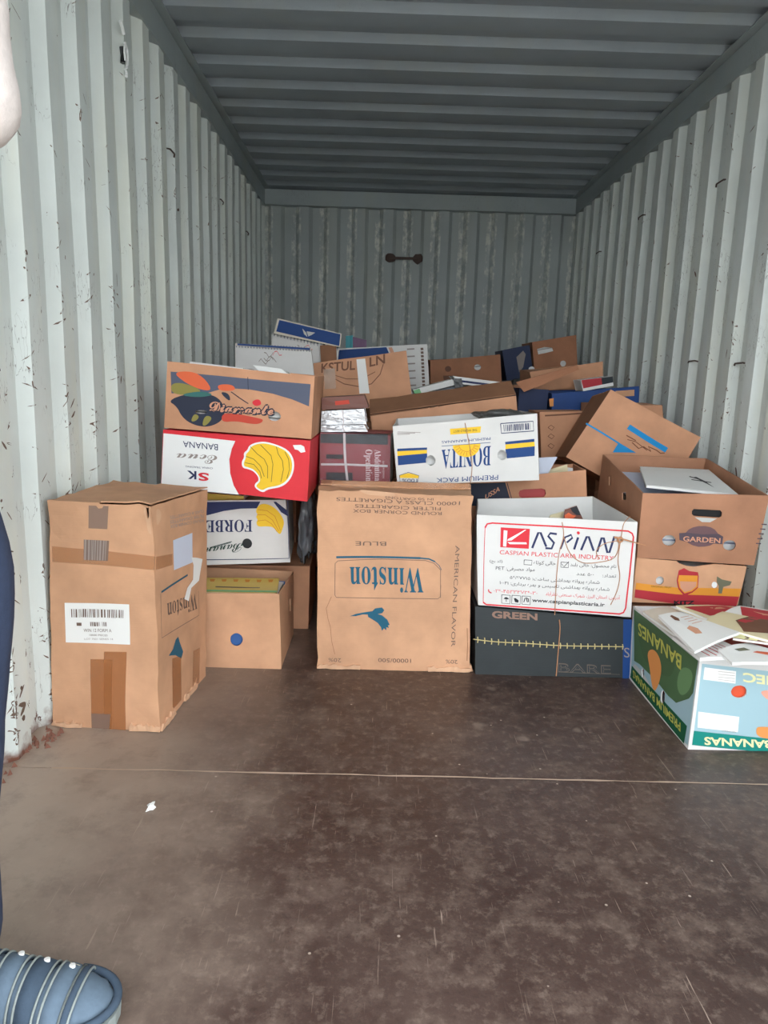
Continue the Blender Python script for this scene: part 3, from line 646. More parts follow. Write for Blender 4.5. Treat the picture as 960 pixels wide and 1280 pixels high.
 ('N','L','printed_field','ink_green2','P',[(.012,.259),(.467,.259),(.463,.164),(.445,.139),(.375,.091),(.319,.087),(.221,.094),(.143,.092),(.088,.091),(.039,.082)],2),
 ('N','L','printed_band','ink_green3','P',[(.023,.057),(.455,.061),(.451,.005),(.013,.011)],3),
 ('N','L','lettering','ink_yellow2','T',[(.418,.05),(.035,.047),(.006,-.023)],4,'PREMIUM BANANAS','sans',.02),
 ('N','L','lettering','ink_yellow2','T',[(.375,.236),(.056,.226),(.006,-.039)],4,'BANANES','sans',.02),
 ('N','L','printed_fruit','ink_orange3','P',[(.14,.151),(.171,.178),(.213,.182),(.248,.164),(.259,.132),(.247,.085),(.222,.054),(.195,.07),(.171,.114)],3),
 ('N','L','hole','','H',[(.127,.078),(.127,.072),(.126,.067),(.124,.062),(.121,.059),(.117,.057),(.113,.057),(.109,.059),(.107,.063),(.105,.068),(.104,.074),(.105,.08),(.108,.084),(.111,.088),(.115,.089),(.119,.089),(.122,.087),(.125,.083)],0),
 ('N','L','hole','','H',[(.299,.073),(.3,.066),(.298,.059),(.296,.053),(.291,.048),(.286,.045),(.28,.045),(.275,.048),(.271,.052),(.269,.059),(.268,.066),(.269,.074),(.272,.08),(.277,.085),(.282,.087),(.287,.087),(.292,.084),(.296,.08)],0),
 ('N','F','printed_field','ink_lightblue','P',[(.007,.254),(.194,.236),(.339,.227),(.373,-.009),(.227,-.002),(.01,.015)],1),
 ('N','F','printed_band','ink_green4','P',[(.009,.058),(.222,.038),(.368,.028),(.374,-.012),(.227,-.004),(.009,.015)],2),
 ('N','F','lettering','ink_yellow3','T',[(.233,.032),(.04,.04),(.003,-.022)],3,'BANANAS','sans',.03),
 ('N','F','paper_label','paper','P',[(.015,.244),(.105,.234),(.108,.198),(.016,.209)],2),
 ('N','F','paper_label','paper','P',[(.014,.115),(.132,.101),(.134,.056),(.018,.068)],2),
 ('N','F','printed_line','ink_faint','S',[(.054,.233),(.102,.229)],3,.001),
 ('N','F','printed_line','ink_faint','S',[(.055,.225),(.103,.221)],3,.001),
 ('N','F','printed_line','ink_faint','S',[(.056,.217),(.104,.213)],3,.001),
 ('N','F','printed_line','ink_faint','S',[(.057,.21),(.105,.205)],3,.001),
 ('N','F','lettering','ink_yellow3','T',[(.198,.222),(.124,.23),(.004,-.025)],3,'IEC','sans',.03),
 ('N','F','lettering','ink_faint','T',[(.128,.058),(.087,.062),(0,-.004)],3,'NET WEIGHT','sans',0),
 ('N','F','hole','','H',[(.143,.175),(.143,.168),(.14,.162),(.135,.158),(.128,.156),(.12,.156),(.113,.158),(.106,.162),(.102,.167),(.099,.174),(.1,.18),(.103,.186),(.108,.19),(.115,.192),(.123,.193),(.13,.191),(.137,.187),(.141,.181)],0),
 ('N','F','printed_fruit','ink_pink','P',[(.179,.175),(.189,.18),(.218,.183),(.224,.145),(.197,.156)],2),
 ('N','F','printed_fruit','ink_orange3','P',[(.183,.068),(.191,.074),(.234,.073),(.239,.036),(.189,.043)],3),
 ('N','L','printed_fruit','ink_green5','P',[(.023,.254),(.301,.257),(.347,.2),(.318,.138),(.215,.123),(.097,.118)],2.5),
 ('N','L','printed_fruit','ink_green6','P',[(.377,.208),(.452,.225),(.448,.167),(.399,.12),(.361,.144)],2.6),
 ('N','L','printed_leaf','ink_white2','P',[(.033,.074),(.091,.076),(.147,.072),(.204,.054),(.142,.031),(.046,.044)],2.7),
 ('O','F','printed_band','ink_amber','P',[(.008,.071),(.149,.062),(.375,.069),(.375,.036),(.153,.037),(.007,.047)],1),
 ('O','F','printed_band','ink_maroon','P',[(.007,.047),(.153,.037),(.375,.036),(.373,-.003),(.159,-.001),(.008,.017)],1),
 ('O','F','printed_shield','ink_maroon','P',[(.147,.126),(.164,.136),(.184,.126),(.214,.124),(.219,.108),(.223,.065),(.207,.046),(.18,.031),(.155,.058),(.145,.089)],2),
 ('O','F','printed_shield','ink_amber','P',[(.15,.109),(.215,.111),(.22,.068),(.204,.051),(.179,.042),(.158,.062),(.149,.089)],3),
 ('O','F','printed_shield','ink_tan','P',[(.156,.087),(.214,.088),(.215,.071),(.201,.055),(.178,.047),(.161,.063)],4),
 ('O','F','hole','','H',[(.102,.085),(.102,.08),(.1,.076),(.097,.072),(.093,.07),(.087,.07),(.082,.071),(.078,.074),(.075,.079),(.074,.084),(.074,.089),(.076,.093),(.079,.097),(.083,.099),(.088,.099),(.093,.098),(.098,.095),(.101,.09)],0),
 ('O','F','printed_dot','ink_white','P',[(.288,.08),(.288,.075),(.287,.071),(.285,.069),(.282,.067),(.279,.067),(.276,.068),(.273,.071),(.27,.074),(.269,.078),(.269,.083),(.27,.087),(.272,.09),(.275,.091),(.278,.091),(.281,.09),(.284,.088),(.287,.084)],2),
 ('O','F','printed_plant','ink_greygreen','P',[(.282,.113),(.301,.102),(.336,.096),(.333,.081),(.311,.073),(.311,.046),(.298,.046),(.295,.075),(.284,.092)],2),
 ('O','F','lettering','ink_black','T',[(.148,-.003),(.222,-.001),(-.002,.015)],3,'KITZ','sans',.04),
 ('O','F','lettering','ink_olive','T',[(.06,.059),(.131,.059),(-.001,.006)],3,'ORGANIC FRUIT','sans',0),
 ('P','F','hole','','H',[(.175,.189),(.262,.187),(.269,.179),(.269,.165),(.263,.161),(.179,.164),(.171,.171),(.17,.182)],0),
 ('P','F','printed_mark','ink_white2','P',[(.182,.16),(.255,.158),(.235,.144),(.208,.144)],1),
 ('P','F','hole','','H',[(.13,.073),(.13,.066),(.126,.06),(.121,.055),(.113,.052),(.105,.052),(.097,.054),(.09,.058),(.086,.064),(.083,.071),(.084,.078),(.088,.084),(.093,.089),(.101,.091),(.109,.092),(.117,.09),(.123,.086),(.128,.08)],0),
 ('P','F','hole','','H',[(.336,.067),(.336,.061),(.333,.055),(.328,.051),(.322,.048),(.314,.048),(.307,.05),(.3,.053),(.295,.059),(.293,.065),(.293,.071),(.296,.077),(.301,.081),(.308,.084),(.315,.084),(.323,.083),(.329,.079),(.334,.074)],0),
 ('P','F','printed_logo','ink_plum','P',[(.272,.096),(.27,.083),(.262,.071),(.249,.062),(.231,.057),(.211,.055),(.191,.059),(.175,.066),(.163,.077),(.158,.09),(.16,.103),(.168,.115),(.182,.124),(.2,.129),(.22,.13),(.239,.127),(.255,.119),(.266,.108)],1),
 ('P','F','printed_logo','ink_slate2','P',[(.138,.101),(.164,.104),(.214,.1),(.269,.105),(.287,.096),(.289,.069),(.269,.07),(.218,.07),(.165,.071),(.142,.076)],2),
 ('P','F','lettering','ink_tan','T',[(.155,.073),(.281,.073),(-.002,.017)],3,'GARDEN','sans',.02),
 ('P','F','printed_tick','ink_slate2','S',[(.425,.145),(.407,.145)],1,.004),
 ('P','F','printed_tick','ink_slate2','S',[(.424,.128),(.406,.129)],1,.004),
 ('P','F','printed_tick','ink_slate2','S',[(.422,.112),(.405,.112)],1,.005),
 ('P','F','printed_tick','ink_slate2','S',[(.421,.095),(.404,.095)],1,.004),
 ('P','F','printed_tick','ink_slate2','S',[(.42,.078),(.403,.078)],1,.004),
 ('P','L','hole','','H',[(.121,.185),(.142,.191),(.155,.156),(.134,.15)],0),
 ('P','L','hole','','H',[(.301,.171),(.347,.186),(.354,.16),(.309,.146)],0),
 ('Q','F','printed_line','ink_azure','S',[(-.008,.159),(.067,.157),(.158,.152)],1,.007),
 ('Q','F','printed_mark','ink_azure','P',[(.151,.155),(.236,.153),(.153,.109)],1),
 ('Q','F','printed_band','ink_azure','S',[(.149,.23),(.244,.225),(.341,.221)],1,.022),
 ('Q','F','scribble','ink_brown2','S',[(.162,.195),(.208,.195),(.199,.181),(.236,.173),(.249,.189),(.287,.187),(.266,.199),(.305,.202),(.325,.199),(.34,.208)],1,.004),
 ('Q','F','scribble','ink_brown2','S',[(.175,.182),(.21,.191),(.271,.183)],1,.003),
 ('R','F','printed_line','ink_brown','S',[(.023,.205),(.119,.209),(.232,.215)],1,.007),
 ('R','F','printed_icon','ink_brown','S',[(.035,.152),(.049,.162),(.064,.152),(.053,.139),(.035,.152)],1,.003),
 ('R','F','printed_icon','ink_brown','S',[(.034,.112),(.048,.123),(.064,.112),(.052,.1),(.034,.112)],1,.003),
 ('R','F','printed_icon','ink_brown','S',[(.033,.068),(.047,.079),(.064,.068),(.052,.055),(.033,.068)],1,.003),
 ('S','F','hole','','H',[(.331,.096),(.329,.09),(.325,.084),(.319,.081),(.312,.079),(.304,.079),(.297,.082),(.291,.086),(.287,.092),(.286,.099),(.288,.105),(.292,.111),(.298,.114),(.305,.116),(.313,.116),(.32,.113),(.326,.108),(.33,.103)],0),
 ('S','F','printed_mark','ink_brown','P',[(.137,.098),(.135,.091),(.131,.086),(.126,.082),(.119,.08),(.112,.08),(.105,.083),(.099,.088),(.096,.094),(.095,.1),(.096,.107),(.1,.112),(.105,.116),(.112,.118),(.119,.118),(.126,.115),(.132,.11),(.135,.104)],1),  # brown disc painted for the dark of a second hole
 ('S','F','printed_mark','ink_brown','P',[(.083,.056),(.161,.055),(.16,.025),(.087,.024)],1),
 ('T','F','printed_emblem','ink_faint','P',[(.084,.136),(.132,.169),(.145,.145),(.118,.066),(.087,.039)],1),
 ('T','F','printed_dot','ink_white','P',[(.19,.038),(.188,.032),(.183,.026),(.177,.023),(.17,.022),(.163,.023),(.157,.027),(.152,.032),(.149,.039),(.149,.046),(.151,.052),(.155,.058),(.161,.061),(.168,.062),(.175,.061),(.182,.057),(.187,.052),(.189,.045)],2),
 ('U','F','hole','','H',[(.028,.16),(.077,.166),(.126,.155),(.133,.132),(.085,.127),(.033,.124)],0),
 ('U','F','hole','','H',[(.213,.04),(.211,.033),(.207,.028),(.202,.024),(.195,.023),(.188,.024),(.182,.027),(.177,.033),(.174,.039),(.173,.046),(.175,.052),(.178,.058),(.184,.061),(.191,.062),(.198,.061),(.204,.058),(.209,.053),(.212,.047)],0),
 ('X','F','tape_strip','kraft','P',[(.317,.091),(.412,.089),(.412,.061),(.32,.063)],1),
 ('X','F','printed_mark','ink_orange3','P',[(-.015,.076),(.008,.079),(.008,.033),(-.011,.032)],1),
 ('G','F','printed_band','ink_dark','P',[(.003,.195),(.261,.204),(.262,.164),(.003,.161)],1),
 ('G','F','printed_field','ink_black','P',[(.024,.119),(.09,.12),(.09,.103),(.024,.102)],1),
 ('G','F','printed_field','ink_black','P',[(.024,.05),(.127,.052),(.128,.01),(.024,.008)],1),
 ('G','F','lettering','ink_pinkwhite','T',[(.212,.144),(.214,.015),(.023,.001)],2,'Abdominal','serif',0),
 ('G','F','lettering','ink_pinkwhite','T',[(.177,.143),(.179,.009),(.025,.001)],2,'Operations','serif',0),
 ('G','F','lettering','ink_pinkwhite','T',[(.243,.102),(.244,.035),(.006,0)],2,'ELEVENTH EDITION','sans',0),
 ('G','F','strap','strap','S',[(.004,.08),(.106,.083),(.263,.083)],4,.008),
 ('G','F','strap','strap','S',[(.094,.202),(.096,.142),(.099,.093),(.109,.009)],5,.009),
]
# publications: face corners in metres
QD = {
 'cal1':[(-0.639,3.140,1.128),(-0.307,3.140,1.118),(-0.291,3.140,0.977),(-0.640,3.140,0.981)],
 'cal1h':[(-0.637,3.130,1.135),(-0.306,3.130,1.124),(-0.306,3.130,1.114),(-0.637,3.130,1.125)],
 'cal2':[(-0.549,3.630,1.210),(-0.213,3.630,1.145),(-0.227,3.630,1.018),(-0.569,3.630,1.024)],
 'cal2h':[(-0.520,3.600,1.283),(-0.201,3.600,1.218),(-0.207,3.600,1.152),(-0.540,3.600,1.209)],
 'cal3':[(-0.253,3.870,1.155),(0.247,3.870,1.194),(0.270,3.870,0.940),(-0.240,3.870,0.886)],
 'teal':[(-0.200,4.000,1.231),(-0.160,4.000,1.237),(-0.154,4.000,0.917),(-0.194,4.000,0.911)],
 'purple':[(-0.160,4.000,1.228),(-0.084,4.000,1.213),(-0.073,4.000,0.923),(-0.154,4.000,0.917)],
 'brownbit':[(-0.308,3.605,1.157),(-0.228,3.605,1.167),(-0.222,3.605,1.041),(-0.299,3.605,1.031)],
 'd1':[(0.159,3.460,0.954),(0.352,3.460,1.010),(0.365,3.460,0.983),(0.172,3.460,0.928)],
 'd2':[(0.176,3.460,0.928),(0.381,3.460,0.980),(0.386,3.460,0.957),(0.188,3.460,0.913)],
 'd3':[(0.188,3.460,0.911),(0.339,3.460,0.944),(0.344,3.460,0.929),(0.196,3.460,0.898)],
 'd4':[(0.351,3.460,1.025),(0.594,3.460,1.002),(0.592,3.460,0.971),(0.384,3.460,0.988)],
 'clip':[(0.354,3.440,1.014),(0.392,3.440,1.015),(0.403,3.440,0.966),(0.364,3.440,0.964)],
 'sil1':[(-0.222,2.700,0.871),(-0.060,2.700,0.885),(-0.049,2.700,0.827),(-0.224,2.700,0.819)],
 'sil2':[(-0.223,2.690,0.817),(-0.058,2.690,0.825),(-0.042,2.690,0.798),(-0.223,2.690,0.793)],
 'red1':[(-0.224,2.720,0.922),(-0.061,2.720,0.936),(-0.042,2.720,0.888),(-0.223,2.720,0.876)],
 'W':[(1.004,3.560,1.025),(1.163,3.560,1.049),(1.171,3.560,1.002),(1.021,3.560,0.970)],
 'fp1':[(-0.652,2.440,1.038),(-0.470,2.440,1.021),(-0.470,2.440,1.005),(-0.650,2.440,1.022)],
 'fp2':[(-0.485,2.460,1.021),(-0.369,2.460,1.008),(-0.369,2.460,0.995),(-0.485,2.460,1.008)],
 'fp3':[(-0.448,2.500,1.034),(-0.347,2.500,1.023),(-0.305,2.500,0.991),(-0.426,2.500,1.013)],
 'kp1':[(0.633,2.740,0.713),(0.705,2.740,0.718),(0.667,2.740,0.638),(0.639,2.740,0.634)],
 'kp2':[(0.683,2.800,0.656),(0.762,2.800,0.684),(0.768,2.800,0.645),(0.691,2.800,0.630)],
 'kp3':[(0.744,2.840,0.669),(0.797,2.840,0.664),(0.799,2.840,0.634),(0.740,2.840,0.639)],
 'lp1':[(0.646,2.360,0.575),(0.686,2.360,0.590),(0.716,2.360,0.535),(0.641,2.360,0.530)],
 'lp2':[(0.608,2.400,0.547),(0.657,2.400,0.562),(0.660,2.400,0.522),(0.599,2.400,0.521)],
 'cc':[(-0.683,2.480,0.262),(-0.355,2.501,0.262),(-0.338,2.323,0.262),(-0.639,2.315,0.262)],
 'dp':[(-0.691,2.580,0.564),(-0.498,2.580,0.554),(-0.498,2.580,0.536),(-0.692,2.580,0.537)],
 'm1':[(0.836,1.960,0.338),(0.920,1.996,0.338),(1.013,1.833,0.338),(0.819,1.680,0.338)],
 'm2':[(0.964,1.942,0.328),(1.068,2.045,0.328),(1.210,1.940,0.328),(1.076,1.803,0.328)],
 'm3':[(0.977,2.164,0.304),(1.140,2.178,0.304),(1.259,2.131,0.304),(1.031,2.030,0.304)],
 'm4':[(1.088,2.074,0.316),(1.174,2.144,0.316),(1.341,2.056,0.316),(1.248,1.943,0.316)],
 'm5':[(0.860,1.908,0.294),(0.979,1.916,0.294),(1.035,1.759,0.294),(0.869,1.749,0.294)],
 'm6':[(0.931,1.784,0.304),(1.046,1.845,0.304),(1.169,1.701,0.304),(0.927,1.696,0.304)],
 'm7':[(0.873,2.171,0.280),(0.988,2.229,0.280),(1.040,1.991,0.280),(0.901,1.842,0.280)],
 'm8':[(0.998,1.842,0.318),(1.092,1.893,0.318),(1.263,1.854,0.318),(1.186,1.766,0.318)],
 'flap':[(0.670,3.510,1.004),(0.968,3.510,1.097),(0.978,3.510,1.075),(0.713,3.510,0.958)],
 'navyZ':[(0.645,3.480,0.995),(0.834,3.480,0.993),(0.893,3.480,0.847),(0.715,3.480,0.842)],
 'scrap':[(-0.521,1.487,0.003),(-0.510,1.494,0.003),(-0.492,1.470,0.003),(-0.504,1.451,0.003)],
 'pp':[(1.041,2.760,0.687),(1.316,2.760,0.682),(1.248,2.380,0.642),(0.929,2.390,0.665)],
}
TW = {
 'tw1': [(0.268, 0.298), (0.274, 0.253), (0.262, 0.198), (0.256, 0.119), (0.254, -0.012)] ,
 'tw2': [(0.274, 0.253), (0.295, 0.2), (0.337, 0.17), (0.395, 0.176), (0.435, 0.191), (0.448, 0.221), (0.448, 0.248)] ,
 'tw3': [(0.478, 0.328), (0.46, 0.304), (0.455, 0.263), (0.451, 0.221), (0.45, 0.18), (0.459, 0.132), (0.453, 0.084), (0.435, 0.037)] ,
 'tw4': [(0.446, 0.248), (0.403, 0.236), (0.379, 0.211), (0.389, 0.185)] ,
 'tail': [(0.44, 0.259), (0.483, 0.25), (0.53, 0.24)] ,
 'h': [(-0.007, 0.122), (0.075, 0.117), (0.183, 0.117), (0.287, 0.116), (0.404, 0.121), (0.511, 0.126)] ,
 'v': [(0.29, 0.211), (0.292, 0.177), (0.287, 0.116), (0.278, 0.004)] ,
 'tw5': [(0.256, 0.219), (0.261, 0.192), (0.27, 0.128), (0.275, 0.071), (0.27, 0.019), (0.264, -0.005)] ,
}
# ---------------------------------------------------------------- lettering
AR = {'ا': 0xFE8D, 'آ': 0xFE81, 'ب': 0xFE8F, 'پ': 0xFB56, 'ت': 0xFE95, 'ج': 0xFE9D, 'چ': 0xFB7A, 'ح': 0xFEA1, 'خ': 0xFEA5, 'د': 0xFEA9,
      'ر': 0xFEAD, 'ز': 0xFEAF, 'س': 0xFEB1, 'ش': 0xFEB5, 'ص': 0xFEB9, 'ع': 0xFEC9, 'ظ': 0xFEC5, 'ف': 0xFED1, 'ک': 0xFB8E,
      'ل': 0xFEDD, 'م': 0xFEE1, 'ن': 0xFEE5, 'ه': 0xFEE9, 'و': 0xFEED, 'ی': 0xFBFC}
RIGHT_ONLY = set('اآدرزو')
def shape_persian(s):
    out = []
    for i, ch in enumerate(s):
        if ch in AR:
            pj = i > 0 and s[i - 1] in AR and s[i - 1] not in RIGHT_ONLY
            nj = i < len(s) - 1 and s[i + 1] in AR and ch not in RIGHT_ONLY
            if ch == 'ی':
                c = {(0, 0): 0xFBFC, (1, 0): 0xFBFD, (0, 1): 0xFEF3, (1, 1): 0xFEF4}[(int(pj), int(nj))]
            else:
                c = AR[ch] + {(0, 0): 0, (1, 0): 1, (0, 1): 2, (1, 1): 3}[(int(pj), int(nj))]
            out.append(chr(c))
        elif ch in '()':
            out.append('(' if ch == ')' else ')')
        else:
            out.append(ch)
    # visual order: reverse everything, keep runs of digits and Latin letters left to right
    res, run = [], []
    for ch in reversed(out):
        if ch in '۰۱۲۳۴۵۶۷۸۹/-' or ('A' <= ch <= 'Z'):
            run.insert(0, ch)
        else:
            res += run + [ch]
            run = []
    return ''.join(res + run)

def styled(s, style):
    if style == 'arabic':
        return shape_persian(s)
    base = {'serif': (0x1D400, 0x1D41A), 'serif0': (0x1D400, 0x1D41A), 'script': (0x1D4D0, 0x1D4EA), 'script0': (0x1D4D0, 0x1D4EA)}.get(style)
    if not base:
        return s
    return ''.join(chr(base[0] + ord(c) - 65) if 'A' <= c <= 'Z' else chr(base[1] + ord(c) - 97) if 'a' <= c <= 'z' else c for c in s)

_G = {}
def glyphs(s, style, bold):
    key = (s, style, bold)
    if key not in _G:
        c = bpy.data.curves.new('t', 'FONT')
        c.body = styled(s, style)
        c.resolution_u = 3
        c.offset = bold
        o = bpy.data.objects.new('t', c)
        COL.objects.link(o)
        dg = bpy.context.evaluated_depsgraph_get()
        me = bpy.data.meshes.new_from_object(o.evaluated_get(dg))
        V = [tuple(v.co)[:2] for v in me.vertices]
        F = [tuple(p.vertices) for p in me.polygons]
        bpy.data.objects.remove(o)
        bpy.data.curves.remove(c)
        bpy.data.meshes.remove(me)
        _G[key] = (V, F)
    return _G[key]

def cap_height(style):
    if style == 'arabic':
        return .72
    V, F = glyphs('H', style, 0)
    return max(v[1] for v in V) - min(v[1] for v in V)

def text2d(s, style, bold, st, en, upv):
    V, F = glyphs(s, style, bold)
    x0, x1 = min(v[0] for v in V), max(v[0] for v in V)
    H = cap_height(style)
    out = []
    for x, y in V:
        a = (x - x0) / (x1 - x0)
        b = y / H
        out.append((st[0] + (en[0] - st[0]) * a + upv[0] * b, st[1] + (en[1] - st[1]) * a + upv[1] * b))
    return out, F

def ribbon2d(pts, w):
    """a line of width w as quads"""
    # refine
    P = [Vector(pts[0])]
    for q in pts[1:]:
        q = Vector(q)
        n = max(1, int((q - P[-1]).length / .04))
        a = P[-1].copy()
        for k in range(1, n + 1):
            P.append(a.lerp(q, k / n))
    V = []
    for i, p in enumerate(P):
        a, b = P[max(0, i - 1)], P[min(len(P) - 1, i + 1)]
        if a == b:
            b = a + Vector((1e-4, 0))
        d = (b - a).normalized()
        nrm = Vector((-d.y, d.x)) * w / 2
        V += [tuple(p + nrm), tuple(p - nrm)]
    return V, [(2 * i, 2 * i + 1, 2 * i + 3, 2 * i + 2) for i in range(len(P) - 1)]

# ---------------------------------------------------------------- cartons
def rot_of(r):
    return Matrix.Rotation(r[0], 3, 'Z') @ Matrix.Rotation(r[1], 3, 'X') @ Matrix.Rotation(r[2], 3, 'Y')

ORGANIC = {'printed_leaf', 'printed_fruit', 'banana_print', 'printed_banner', 'torn_board', 'printed_logo_round'}
class Carton:
    T = .004
    def __init__(s, key, label, mat, name='cardboard_box', cat='box', spec=None, inner=None, top='closed', group=None, holes=None,
                 amp=.0016, worn=0.0, seam='x', notch=None, mats=None, flapmat=None, detail=True):
        loc, dim, rot, off = spec or BOXES[key]
        s.key, s.w, s.d, s.h, s.off, s.amp, s.worn = key, dim[0], dim[1], dim[2], off, amp, worn
        s.seed = Vector((hash_(key) % 17, hash_(key) % 29, 3.3))
        s.root = thing(name, label, cat, loc, rot_of(rot), group)
        s.mats = mats or {}
        s.mat = mat
        holes = holes or {}
        H = {f: [] for f in 'FBLRTD'}
        for d in PRINTS:
            if d[0] == key and d[4] == 'H':
                H[d[1]].append(d[5])
        s.holes = H
        w, d, h, T = s.w, s.d, s.h, s.T
        st = .035 if detail else .12
        s.step = st
        names = {'F': 'front_panel', 'B': 'back_panel', 'L': 'side_panel', 'R': 'side_panel', 'D': 'base_panel'}
        s.part = {}
        for f in 'FBLRD':
            W, Hh = {'F': (w, h), 'B': (w, h), 'L': (d, h), 'R': (d, h), 'D': (w, d)}[f]
            a = T if f in 'LRD' else 0
            b = T if f == 'D' else 0
            ring = [(a, b), (W - a, b), (W - a, Hh - b), (a, Hh - b)]
            if f == 'F' and notch:
                ring = ring[:3] + notch + ring[3:]
            if f == 'R' and 'rimR' in s.mats:
                pass
            s.part[f] = s.panel(names[f], f, ring, H[f], s.mats.get(f, mat))
        if top == 'closed':
            g = .0025
            if seam == 'x':      # seam runs along the width
                rings = [[(0, 0), (w, 0), (w, d / 2 - g), (0, d / 2 - g)], [(0, d / 2 + g), (w, d / 2 + g), (w, d), (0, d)]]
            else:
                rings = [[(0, 0), (w / 2 - g, 0), (w / 2 - g, d), (0, d)], [(w / 2 + g, 0), (w, 0), (w, d), (w / 2 + g, d)]]
            for i, r in enumerate(rings):
                s.part['T%d' % i] = s.panel('top_flap', 'T', r, H['T'], s.mats.get('T', mat), lift=(.004 + .005 * i if worn else .001 * i))
        if worn:
            s.wear()
        for dd in PRINTS:
            if dd[0] == key and dd[4] != 'H':
                s.put(dd)

    def warp(s, l):
        w, d, h = s.w, s.d, s.h
        fx, fy, fz = l[0] / w + .5, l[1] / d + .5, l[2] / h
        q = Vector(l)
        for code, o in s.off.items():
            k = (fx if code[0] == 'R' else 1 - fx) * (fy if code[1] == 'B' else 1 - fy) * (fz if code[2] == 'T' else 1 - fz)
            q += Vector(o) * k
        n = noise.noise_vector(Vector(l) * 4.5 + s.seed) * s.amp * 2
        zz = min(1, max(0, l[2] / .02))
        n.z *= zz
        q += n
        if s.worn:
            e = [min(abs(l[0] + w / 2), abs(l[0] - w / 2)), min(abs(l[1] + d / 2), abs(l[1] - d / 2)), min(abs(l[2]), abs(l[2] - h))]
            e.sort()
            k = math.exp(-(e[0] + e[1]) / .03) * .22 + math.exp(-(e[0] + e[1] + e[2]) / .06) * .8
            nn = noise.noise_vector(Vector(l) * 22 + s.seed) * s.worn * k
            nn.z *= zz
            q += nn
        return q

    def frame(s, f, u, v, n=0):
        w, d, h = s.w, s.d, s.h
        return {'F': (-w / 2 + u, -d / 2 - n, v), 'B': (w / 2 - u, d / 2 + n, v), 'R': (w / 2 + n, -d / 2 + u, v),
                'L': (-w / 2 - n, d / 2 - u, v), 'T': (-w / 2 + u, -d / 2 + v, h + n), 'D': (-w / 2 + u, -d / 2 + v, -n)}[f]

    def panel(s, name, f, ring, holes, mat, lift=0):
        T = s.T
        ring = subdiv_ring(ring, s.step)
        V, F = tri2d(ring, holes, s.step)
        mb = MB()
        n = len(V)
        vs = [s.warp(s.frame(f, u, v)) + Vector((0, 0, lift)) for u, v in V] + [s.warp(s.frame(f, u, v, -T)) + Vector((0, 0, lift)) for u, v in V]
        fs = list(F) + [tuple(n + i for i in reversed(q)) for q in F]
        cnt = {}
        for q in F:
            for i in range(len(q)):
                a, b = q[i], q[(i + 1) % len(q)]
                cnt.setdefault((min(a, b), max(a, b)), []).append((a, b))
        for e, l in cnt.items():
            if len(l) == 1:
                a, b = l[0]
                fs.append((b, a, a + n, b + n))
        mb.add(vs, fs)
        return mb.build(name, mat, s.root)

    def flat(s, name, f, V, F, mat, lv):
        mb = MB()
        mb.add([s.warp(s.frame(f, u, v, .0007 * lv)) + Vector((0, 0, .008 if (f == 'T' and s.worn) else 0)) for u, v in V], F)
        return mb.build(name, mat, s.part.get(f) or s.part['T0'])

    def put(s, d):
        key, f, name, mat, kind, pts, lv = d[:7]
        if kind == 'P':
            if name in ORGANIC:
                for _ in range(2):      # round the outline
                    pts = [q for a, b in zip(pts, pts[1:] + pts[:1]) for q in ((a[0] * .75 + b[0] * .25, a[1] * .75 + b[1] * .25), (a[0] * .25 + b[0] * .75, a[1] * .25 + b[1] * .75))]
            V, F = tri2d(subdiv_ring(pts, .03), s.holes.get(f, ()), .03)
        elif kind == 'S':
            V, F = ribbon2d(pts, d[7])
        elif kind == 'T':
            V, F = text2d(d[7], d[8], d[9], *pts)
        elif kind == 'M':
            V, F = [], []
            for q in pts:
                F.append(tuple(len(V) + i for i in range(4)))
                V += q
        return s.flat(name, f, V, F, mat, lv)

    def wear(s):
        """crushed, frayed board along the bottom edges and corners"""
        rnd = random.Random(hash_(s.key))
        for f, W in (('F', s.w), ('R', s.d)):
            for u0 in ([.0, W * .72] if f == 'F' else [.0, W * .5]):
                n = 14
                L = W * .28
                V = []
                for i in range(n + 1):
                    u = u0 + L * i / n
                    V.append((u, .0))
                for i in range(n, -1, -1):
                    V.append((u0 + L * i / n, .010 + .016 * abs(noise.noise(Vector((i * .55, hash_(s.key), u0 * 9)))) + rnd.random() * .004))
                tri, F = tri2d(V, (), None)
                mb = MB()
                vs = []
                for u, v in tri:
                    p = s.warp(s.frame(f, u, v, .004 + rnd.random() * .003 if v > .001 else .006 + .008 * abs(noise.noise(Vector((u * 30, 1, hash_(s.key)))))))
                    p.z = max(p.z, .0015)
                    vs.append(p)
                m = len(vs)
                inn = [s.warp(s.frame(f, u, v, -.001)) for u, v in tri]
                for p in inn:
                    p.z = max(p.z, .0012)
                fs = list(F) + [tuple(m + i for i in reversed(q)) for q in F]
                for i in range(len(V)):
                    j = (i + 1) % len(V)
                    fs.append((i, j, j + m, i + m))
                mb.add(vs + inn, fs)
                mb.build('frayed_edge', 'kraft_torn', s.root)

    def to_world(s, l):
        return s.root.matrix_world @ s.warp(l)

def hash_(k):
    return sum(ord(c) * (i * 7 + 3) for i, c in enumerate(k)) % 997

# ---------------------------------------------------------------- flat goods: books, magazines, sheets
def lerp2(q, a, b):
    return (Vector(q[0]) * (1 - a) * (1 - b) + Vector(q[1]) * a * (1 - b) + Vector(q[2]) * a * b + Vector(q[3]) * (1 - a) * b)

